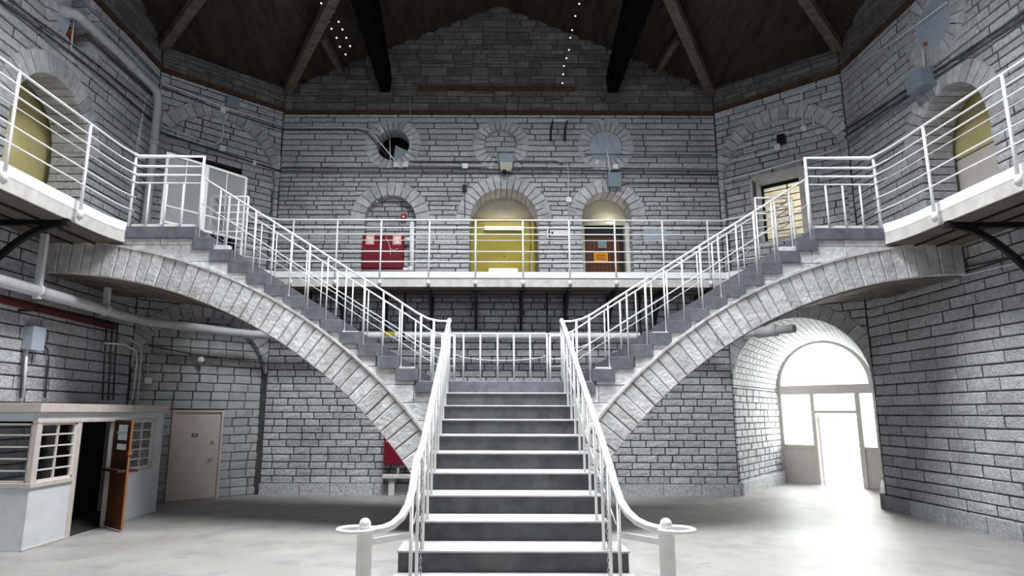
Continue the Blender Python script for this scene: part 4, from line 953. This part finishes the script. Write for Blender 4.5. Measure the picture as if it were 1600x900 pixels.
o = thing('fire_alarm', 'small red fire alarm in the niche above the hose cabinet', 'alarm', onY(631, 340, 16.38)); p3 = onY(631, 340, 16.38)
MB().bbox((p3[0]-.07, 16.32, p3[2]-.09), (p3[0]+.07, 16.415, p3[2]+.09), .01).build('body', M['redsig'], o); MB().bbox((p3[0]-.03, 16.31, p3[2]-.02), (p3[0]+.03, 16.32, p3[2]+.03), .004).build('button', M['sign'], o)
rc2 = thing('hose_cabinet', 'red fire hose cabinet on the lower back wall behind the left arch', 'cabinet', (-2.3, 16.1, .7), 'red fire hose cabinets')
a = onY(601, 675, 15.9); b = onY(665, 727, 15.9)
MB().bbox((a[0], 15.95, b[2]), (b[0], 16.19, a[2]), .01).build('body', M['red'], rc2); d2_ = MB().bbox((a[0]+.01, 15.9, b[2]+.02), (b[0]-.01, 15.95, a[2]-.02), .008).build('door', M['red'], rc2)
sk = pxpart('sticker', 604, 677, 617, 691, 15.9, .004, 'sticker', d2_); pxpart('sticker_symbol', 607, 681, 614, 687, 15.895, .002, 'stickerw', sk)
for z in (.2, .5, .8): MB().tube([(a[0]+.0, 15.93, b[2]+z*(a[2]-b[2])-.03), (a[0], 15.93, b[2]+z*(a[2]-b[2])+.03)], .015, 8).build('hinge', M['red'], d2_)
bn = thing('bench', 'low grey stone bench under the lower red hose cabinet', 'bench', (-2.3, 16, 0)); zb2 = onY(620, 742, 15.85)[2]
MB().bbox((a[0]-.02, 15.85, zb2-.09), (b[0], 16.18, zb2), .01).build('seat', M['vouss'], bn)
for x in (a[0]+.12, b[0]-.2): MB().bbox((x, 15.93, 0), (x+.14, 16.11, zb2-.09), .01).build('leg', M['vouss'], bn)
MB().tube([(a[0]+.33, 16.0, zb2), (a[0]+.33, 16.0, b[2])], .03).build('drain_pipe', M['pipe'], bn)
sg_ = thing('wall_sign', 'small white notice with black border between the gallery doors', 'sign', onY(873, 364, 16.17))
pxpart('board', 854.6, 356, 891, 373, 16.19, .02, 'sign', sg_); pxpart('border', 857, 357.5, 889, 359.2, 16.169, .003, 'ink', sg_); pxpart('border', 857, 357.5, 859.5, 371, 16.169, .003, 'ink', sg_); pxpart('border', 857, 369, 889, 371, 16.169, .003, 'ink', sg_)
pxpart('print_mark', 861.5, 362, 864.5, 365.5, 16.169, .003, 'ink', sg_)
o = pxpart('wall_patch', 1006, 358, 1042, 376, 16.19, .015, 'plate', None); tag(o, 'pale blue paint patch on the gallery wall right of the plank door', 'plate')  # flat wall paint, built as a thin raised slab
fl_ = thing('floodlight', 'dark floodlight with pale lens fixed below the middle round opening', 'lamp', onY(790, 253, 16.0))
a = onY(779, 240, 15.9); b = onY(803, 254, 15.9); MB().bbox((a[0], 15.86, b[2]), (b[0], 16.12, a[2]), .02).build('hood', M['steelbox'], fl_)
c = onY(801, 264, 15.9); MB().prism([(a[0]+.03, 15.84, b[2]), (b[0]-.03, 15.84, b[2]), (c[0]-.03, 15.98, c[2]), (a[0]+.06, 15.98, c[2])], (0, .12, 0)).build('lens', M['lens'], fl_)
MB().sphere(onY(788, 268, 16.0), .06).build('sensor', M['black'], fl_); MB().box(((a[0]+b[0])/2-.03, 16.1, b[2]), ((a[0]+b[0])/2+.03, 16.19, b[2]+.1)).build('arm', M['black'], fl_)
br = thing('wall_bracket', 'black two-legged metal bracket near the right round opening', 'bracket', onY(872, 205, 16.15))
for u0, u1 in ((864, 860.5), (886, 882.5)): MB().tube([onY(u0, 188, 15.9), onY(u1, 205, 16.12), onY(u1, 220, 16.12)], .028).build('leg', M['black'], br)
MB().tube([onY(864, 188, 15.9), onY(886, 188, 15.9)], .025).build('crossbar', M['conduit'], br)
MB().tube([onY(860.5, 218, 16.12), onY(860.5, 218, 16.19)], .04).build('foot', M['black'], br); MB().tube([onY(882.5, 218, 16.12), onY(882.5, 218, 16.19)], .04).build('foot', M['black'], br)

# wall boxes given by photo position on a wall
def wallbox(nm, W_, u, v, w, h, d, m, label, cat='box', grp=None):
    s_, z_ = W_.px(u, v); mb = MB(); t = thing(nm, label, cat, W_.P(s_, z_, 0), grp)
    wbox(MB(), W_, s_-w/2, s_+w/2, z_-h/2, z_+h/2, -.01, d*.8).build('body', M[m], t); wbox(MB(), W_, s_-w/2-.006, s_+w/2+.006, z_-h/2-.006, z_+h/2+.006, d*.8, d).build('lid', M[m], t)
    return t
wallbox('junction_box', wb, 958, 284, .32, .36, .2, 'steelbox', 'blue grey junction box under the right round plate', grp='junction boxes')
wallbox('junction_box', wR, 1452, 127, .42, .34, .3, 'steelbox', 'blue grey junction box beside the right gallery arch', grp='junction boxes')
wallbox('junction_box', wL, 46, 529, .30, .38, .16, 'plate', 'pale grey junction box on the wall above the booth', grp='junction boxes')
wallbox('junction_box', wl, 361, 162, .30, .28, .14, 'steelbox', 'dark grey box on the ring of the left blind arch', grp='junction boxes')
for W_, u, v, lab in ((wb, 727, 261, 'small white box on the wall left of the floodlight'), (wb, 888.5, 313, 'small white box between the yellow and plank doors'), (wb, 961, 262, 'small white box beside the conduit under the right round plate'), (wl, 347, 173, 'small white box at the top of the left arch conduit'), (wl, 346, 233, 'small white box at the lower end of the left arch conduit'), (wr, 1216, 231, 'small white box on the right arch conduit'), (wl, 230, 595, 'white switch on the dark wall above the booth roof')):
    wallbox('conduit_box', W_, u, v, .12, .12, .09, 'white', lab, 'box', 'small white conduit boxes')
for W_, u, v, lab in ((wl, 396, 255, 'round white fitting on the left arch conduit'), (wr, 1256.5, 201, 'round white fitting on the right arch conduit'), (wl, 313, 562, 'round white fitting on the wall above the beige door')):
    s_, z_ = W_.px(u, v); t = thing('round_fitting', lab, 'fitting', W_.P(s_, z_, 0), 'round conduit fittings'); disc(W_, s_, z_, .07, -.01, .06, 14).build('base', M['white'], t); disc(W_, s_, z_, .04, .06, .09, 12).build('cap', M['white'], t)
wallbox('camera_box', wr, 1223, 219, .16, .2, .16, 'black', 'small dark box above the right arch conduit')
wallbox('grey_socket', wb, 726, 295, .1, .16, .08, 'ink', 'small dark socket beside the central arch')
for u, lab in ((620, 'left of two small grey boxes under the open round hole'), (634, 'right of two small grey boxes under the open round hole')): wallbox('conduit_box', wb, u, 259, .12, .12, .1, 'conduit', lab, 'box', 'small grey conduit boxes')
# conduits: photo polylines laid on their wall
def conduit(W_, pts, r, m, label, d=.05, n=6):
    P = [W_.P(*W_.px(u, v, d), d) for u, v in pts]; c = thing('conduit', label, 'conduit', P[0], 'wall conduits')
    MB().tube(P, r, n).build('run', M[m], c)
    L = 0; k = 0
    for a, b in zip(P, P[1:]):
        l = np.linalg.norm(b-a); m_ = int(l/1.4)
        for q in range(m_):
            p = a+(b-a)*(q+.5)/m_; t = (b-a)/l; MB().tube([p-t*.02, p+t*.02], r+.008, 6).build('strap', M[m], c)
conduit(wb, [(441, 262), (500, 262), (1122, 268)], .016, 'darkconduit', 'lowest dark conduit running across the back wall')
conduit(wb, [(441, 267.5), (800, 270), (1122, 274)], .012, 'darkconduit', 'thin dark cable just below the main wall conduits')
conduit(wb, [(632, 257), (780, 258.5), (1118, 263)], .013, 'conduit', 'pale conduit crossing behind the floodlight')
conduit(wb, [(640, 252), (778, 252.5)], .013, 'darkconduit', 'short dark conduit feeding the floodlight from the left')
conduit(wb, [(803, 252), (868, 252), (880, 257)], .013, 'darkconduit', 'short dark conduit leaving the floodlight to the right')
conduit(wb, [(443, 199.5), (560, 199.5), (578, 203), (590, 218), (608, 240), (620, 255)], .02, 'conduit', 'bright conduit bending down into the open round hole')
conduit(wb, [(443, 203), (558, 203), (574, 207), (586, 222), (604, 243)], .015, 'darkconduit', 'dark conduit bending down beside the open round hole')
conduit(wb, [(641, 155), (641, 250)], .007, 'conduit', 'thin vertical wire right of the open round hole')
conduit(wb, [(609, 218), (610, 254)], .012, 'conduit', 'short pale conduit in front of the open round hole')
conduit(wb, [(727, 266), (726, 340)], .011, 'darkconduit', 'thin vertical conduit beside the yellow doorway')
conduit(wb, [(887.5, 258), (889, 345)], .010, 'conduit', 'thin vertical conduit between the gallery doors')
conduit(wb, [(912, 241), (1112, 242.5)], .011, 'darkconduit', 'dark cable crossing the right round plate')
conduit(wb, [(947, 230), (951, 250), (953, 274)], .024, 'conduit', 'bright conduit from the round plate to the junction box')
conduit(wb, [(968, 290), (985, 286), (1060, 287), (1122, 288)], .016, 'darkconduit', 'dark conduit leaving the junction box to the right')
conduit(wl, [(251, 128), (262, 133), (346, 166), (443, 197)], .022, 'conduit', 'bright conduit across the top of the left blind arch')
conduit(wl, [(252, 135), (345, 172), (443, 203)], .016, 'darkconduit', 'dark conduit just under the bright one across the left arch')
conduit(wl, [(250, 196), (335, 226), (344, 222), (349, 210), (349, 180)], .016, 'conduit', 'pale conduit with upward bend inside the left arch')
conduit(wl, [(250, 203), (338, 232)], .013, 'conduit', 'second pale conduit low inside the left arch')
conduit(wl, [(250, 207), (345, 238), (440, 268)], .022, 'darkconduit', 'thick dark conduit sloping across the left blind arch')
conduit(wr, [(1113, 243), (1180, 222), (1256, 201)], .016, 'conduit', 'pale conduit crossing the right blind arch')
conduit(wr, [(1125, 256), (1168, 246), (1216, 232)], .014, 'conduit', 'shorter pale conduit ending at the white box inside the right arch')
conduit(wr, [(1128, 284), (1200, 264), (1310, 233)], .024, 'conduit', 'thick bright conduit above the barred window')
conduit(wr, [(1254, 198), (1251, 146), (1256, 140), (1300, 122)], .014, 'conduit', 'conduit hooking upward at the top of the right arch')
conduit(wr, [(1262, 201), (1271, 195), (1269, 155)], .012, 'conduit', 'short looped conduit beside the right arch fitting')
conduit(wL, [(2, 2), (110, 82), (165, 125), (238, 188)], .024, 'darkconduit', 'thicker of two dark conduits sloping down the left wall')
conduit(wL, [(14, 0), (120, 76), (240, 172)], .018, 'darkconduit', 'thinner of two dark conduits sloping down the left wall')
conduit(wL, [(127, 0), (185, 54), (248, 122)], .03, 'steelbox', 'blue grey conduit high on the left wall')
conduit(wL, [(134, 54), (190, 105), (240, 150)], .03, 'darkconduit', 'wide dark conduit from the rusty hole on the left wall')
conduit(wL, [(115, 33), (112, 66), (110, 75)], .016, 'conduit', 'short pale rod hanging from the rusty hole')
conduit(wL, [(228, 150), (222, 185), (215, 240)], .014, 'conduit', 'pale vertical conduit near the left downpipe')
conduit(wL, [(220, 185), (212, 238)], .012, 'conduit', 'thin vertical conduit beside the pale one at left')
conduit(wR, [(1310, 120), (1400, 62), (1480, 3)], .016, 'conduit', 'conduit rising to the right above the round plate')
conduit(wR, [(1318, 205), (1452, 118), (1600, 20)], .022, 'darkconduit', 'upper of two dark conduits rising past the right wall junction box')
conduit(wR, [(1320, 214), (1450, 128), (1600, 30)], .018, 'darkconduit', 'lower of two dark conduits rising past the right wall junction box')
conduit(wR, [(1326, 222), (1440, 140)], .022, 'steelbox', 'blue grey conduit leading up to the right junction box')
conduit(wR, [(1442, 78), (1445, 115)], .022, 'conduit', 'bright short conduit from the round plate to its box')
conduit(wR, [(1441, 432), (1600, 398)], .02, 'darkconduit', 'dark conduit low under the right gallery')
conduit(wR, [(1400, 455), (1600, 408)], .014, 'conduit', 'thin conduit low under the right gallery')
conduit(wL, [(42, 545), (36, 622)], .028, 'conduit', 'pale conduit dropping from the grey box to the booth')
conduit(wL, [(38, 545), (31, 622)], .02, 'darkconduit', 'dark conduit dropping beside the pale one to the booth')
conduit(wL, [(62, 535), (74, 545), (76, 560), (70, 622)], .016, 'darkconduit', 'curved dark cable from the grey box to the booth')
conduit(wL, [(165, 536), (195, 538), (212, 548), (214, 565), (207, 625)], .022, 'conduit', 'lower of two bent conduits on the dark left wall', .28)
conduit(wl, [(170, 526), (203, 530), (219, 541), (221, 558), (214, 625)], .02, 'conduit', 'upper of two bent conduits on the dark left wall', .25)
for u, lab in ((163, 'first'), (172, 'second'), (180, 'third')): conduit(wL, [(u+4, 505), (u, 560), (u-3, 625)], .018, 'darkconduit', f'{lab} of three dark conduits behind the bent ones')
conduit(wl, [(232, 540), (300, 553), (415, 568)], .014, 'darkconduit', 'dark cable running above the beige door')
conduit(wl, [(232, 560), (230, 590)], .010, 'conduit', 'thin drop wire to the white switch')
# pipes
pp = thing('service_pipe', 'long grey service pipe running under the gallery', 'pipe', (0, 15.6, 3.75))
pth = [(-7.55, YF+1, 3.92), (-7.55, 13.55, 3.82), (-7.42, 13.85, 3.82), (-6.3, 15.0, 3.76), (-5.9, 15.4, 3.755), (-5.3, 15.6, 3.75), (5.0, 15.6, 3.74), (5.5, 15.35, 3.745), (6.45, 14.2, 3.77)]
MB().tube(pth, .095, 14).build('pipe_run', M['pipe'], pp)
for x in (-4.6, -2.3, 1.15, 3.4, 4.9): MB().beam((x, 15.6, 3.66), (x, 15.6, 4.84), .05, .02, (0, 1, 0)).build('hanger', M['black'], pp); MB().tube([(x-.03, 15.6, 3.745), (x+.03, 15.6, 3.745)], .105, 12).build('clamp', M['black'], pp)
for y in (8.6, 10.3, 12.2): MB().box((-7.60, y-.04, 3.72), (-7.50, y+.04, 4.84)).build('hanger', M['conduit'], pp); MB().tube([(-7.55, y-.05, 3.855), (-7.55, y+.05, 3.855)], .11, 12).build('clamp', M['conduit'], pp)
MB().tube([(5.9, 14.87, 3.75), (6.2, 14.5, 3.76)], .13, 12).build('coupling', M['pipe'], pp)
a = onY(597, 523, 15.49); MB().tube([(a[0], 15.6, 3.75), (a[0]+.3, 15.6, 3.75)], .099, 14).build('yellow_band', M['yellowdk'], pp)
rp_ = thing('sprinkler_pipe', 'dark red pipe below the grey pipe on the left', 'pipe', (-7.75, 10, 3.6)); MB().tube([(-7.78, YF+1, 3.72), (-7.78, 12.9, 3.61)], .07, 12).build('pipe_run', M['redpipe'], rp_)
for y in (7, 10.6): MB().box((-8.03, y-.03, 3.56), (-7.72, y+.03, 3.59)).build('hanger', M['black'], rp_)
dp = thing('downpipe', 'fat grey downpipe bending from the round hole down the left corner', 'pipe', (-7.8, 13.8, 5.1))
e0 = onX(40+55, 21, -7.85); e1 = onX(128, 28, -7.82)
pts = [onX(90, 12, -8.15), onX(100, 18, -7.95), onX(118, 22, -7.86), onX(134, 36, -7.86), onX(180, 78, -7.86), onX(236, 133, -7.86), onX(245, 143, -7.84), onX(247, 160, -7.84)]
x_, y_, z_ = pts[-1]; pts += [(x_, y_, 7.6), (x_, y_, 6.2), (x_, y_, 5.1)]
MB().tube(pts, .085, 12).build('pipe_run', M['pipe'], dp)
for z in (6.0, 7.9): MB().lathe([(.105, -.05), (.105, .05)], (x_, y_, z)).build('collar', M['pipe'], dp)
for q in (2, 4): MB().tube([np.array(pts[q])*.6+np.array(pts[q+1])*.4, np.array(pts[q])*.55+np.array(pts[q+1])*.45], .1, 12).build('collar', M['pipe'], dp)
# rows of bright dots of unknown kind, built as glowing dots on wires
for lab, dots in (('row of tiny glowing dots right of the gable peak', [(905, 6), (899, 25), (894, 47), (891, 59), (889, 78), (885, 91), (881, 103), (880, 116), (879, 130)]), ('zigzag row of tiny glowing dots beside the left rafter', [(502, 5), (516, 4), (507, 19), (521, 18), (513, 34), (529, 34), (518, 45), (535, 46), (526, 59), (541, 59), (531, 73), (547, 72), (540, 85)])):
    P = []
    for u, v in dots:
        d_ = ray(u, v); k_ = 9.0
        while k_ < 15.9 and CP[2]+d_[2]/d_[1]*k_ < roof_z(CP[0]+d_[0]/d_[1]*k_, k_)-.12: k_ += .05
        P.append(onY(u, v, k_-.05))
    t = thing('dot_string', lab, 'lights', P[-1], 'rows of glowing dots')
    MB().tube([P[0]+[0, 0, .5]]+P, .004, 4).build('wire', M['black'], t)
    for p in P: MB().lathe([(.004, -.02), (.018, -.008), (.018, .008), (.004, .02)], p, n=8).build('glow_dot', M['bead'], t)
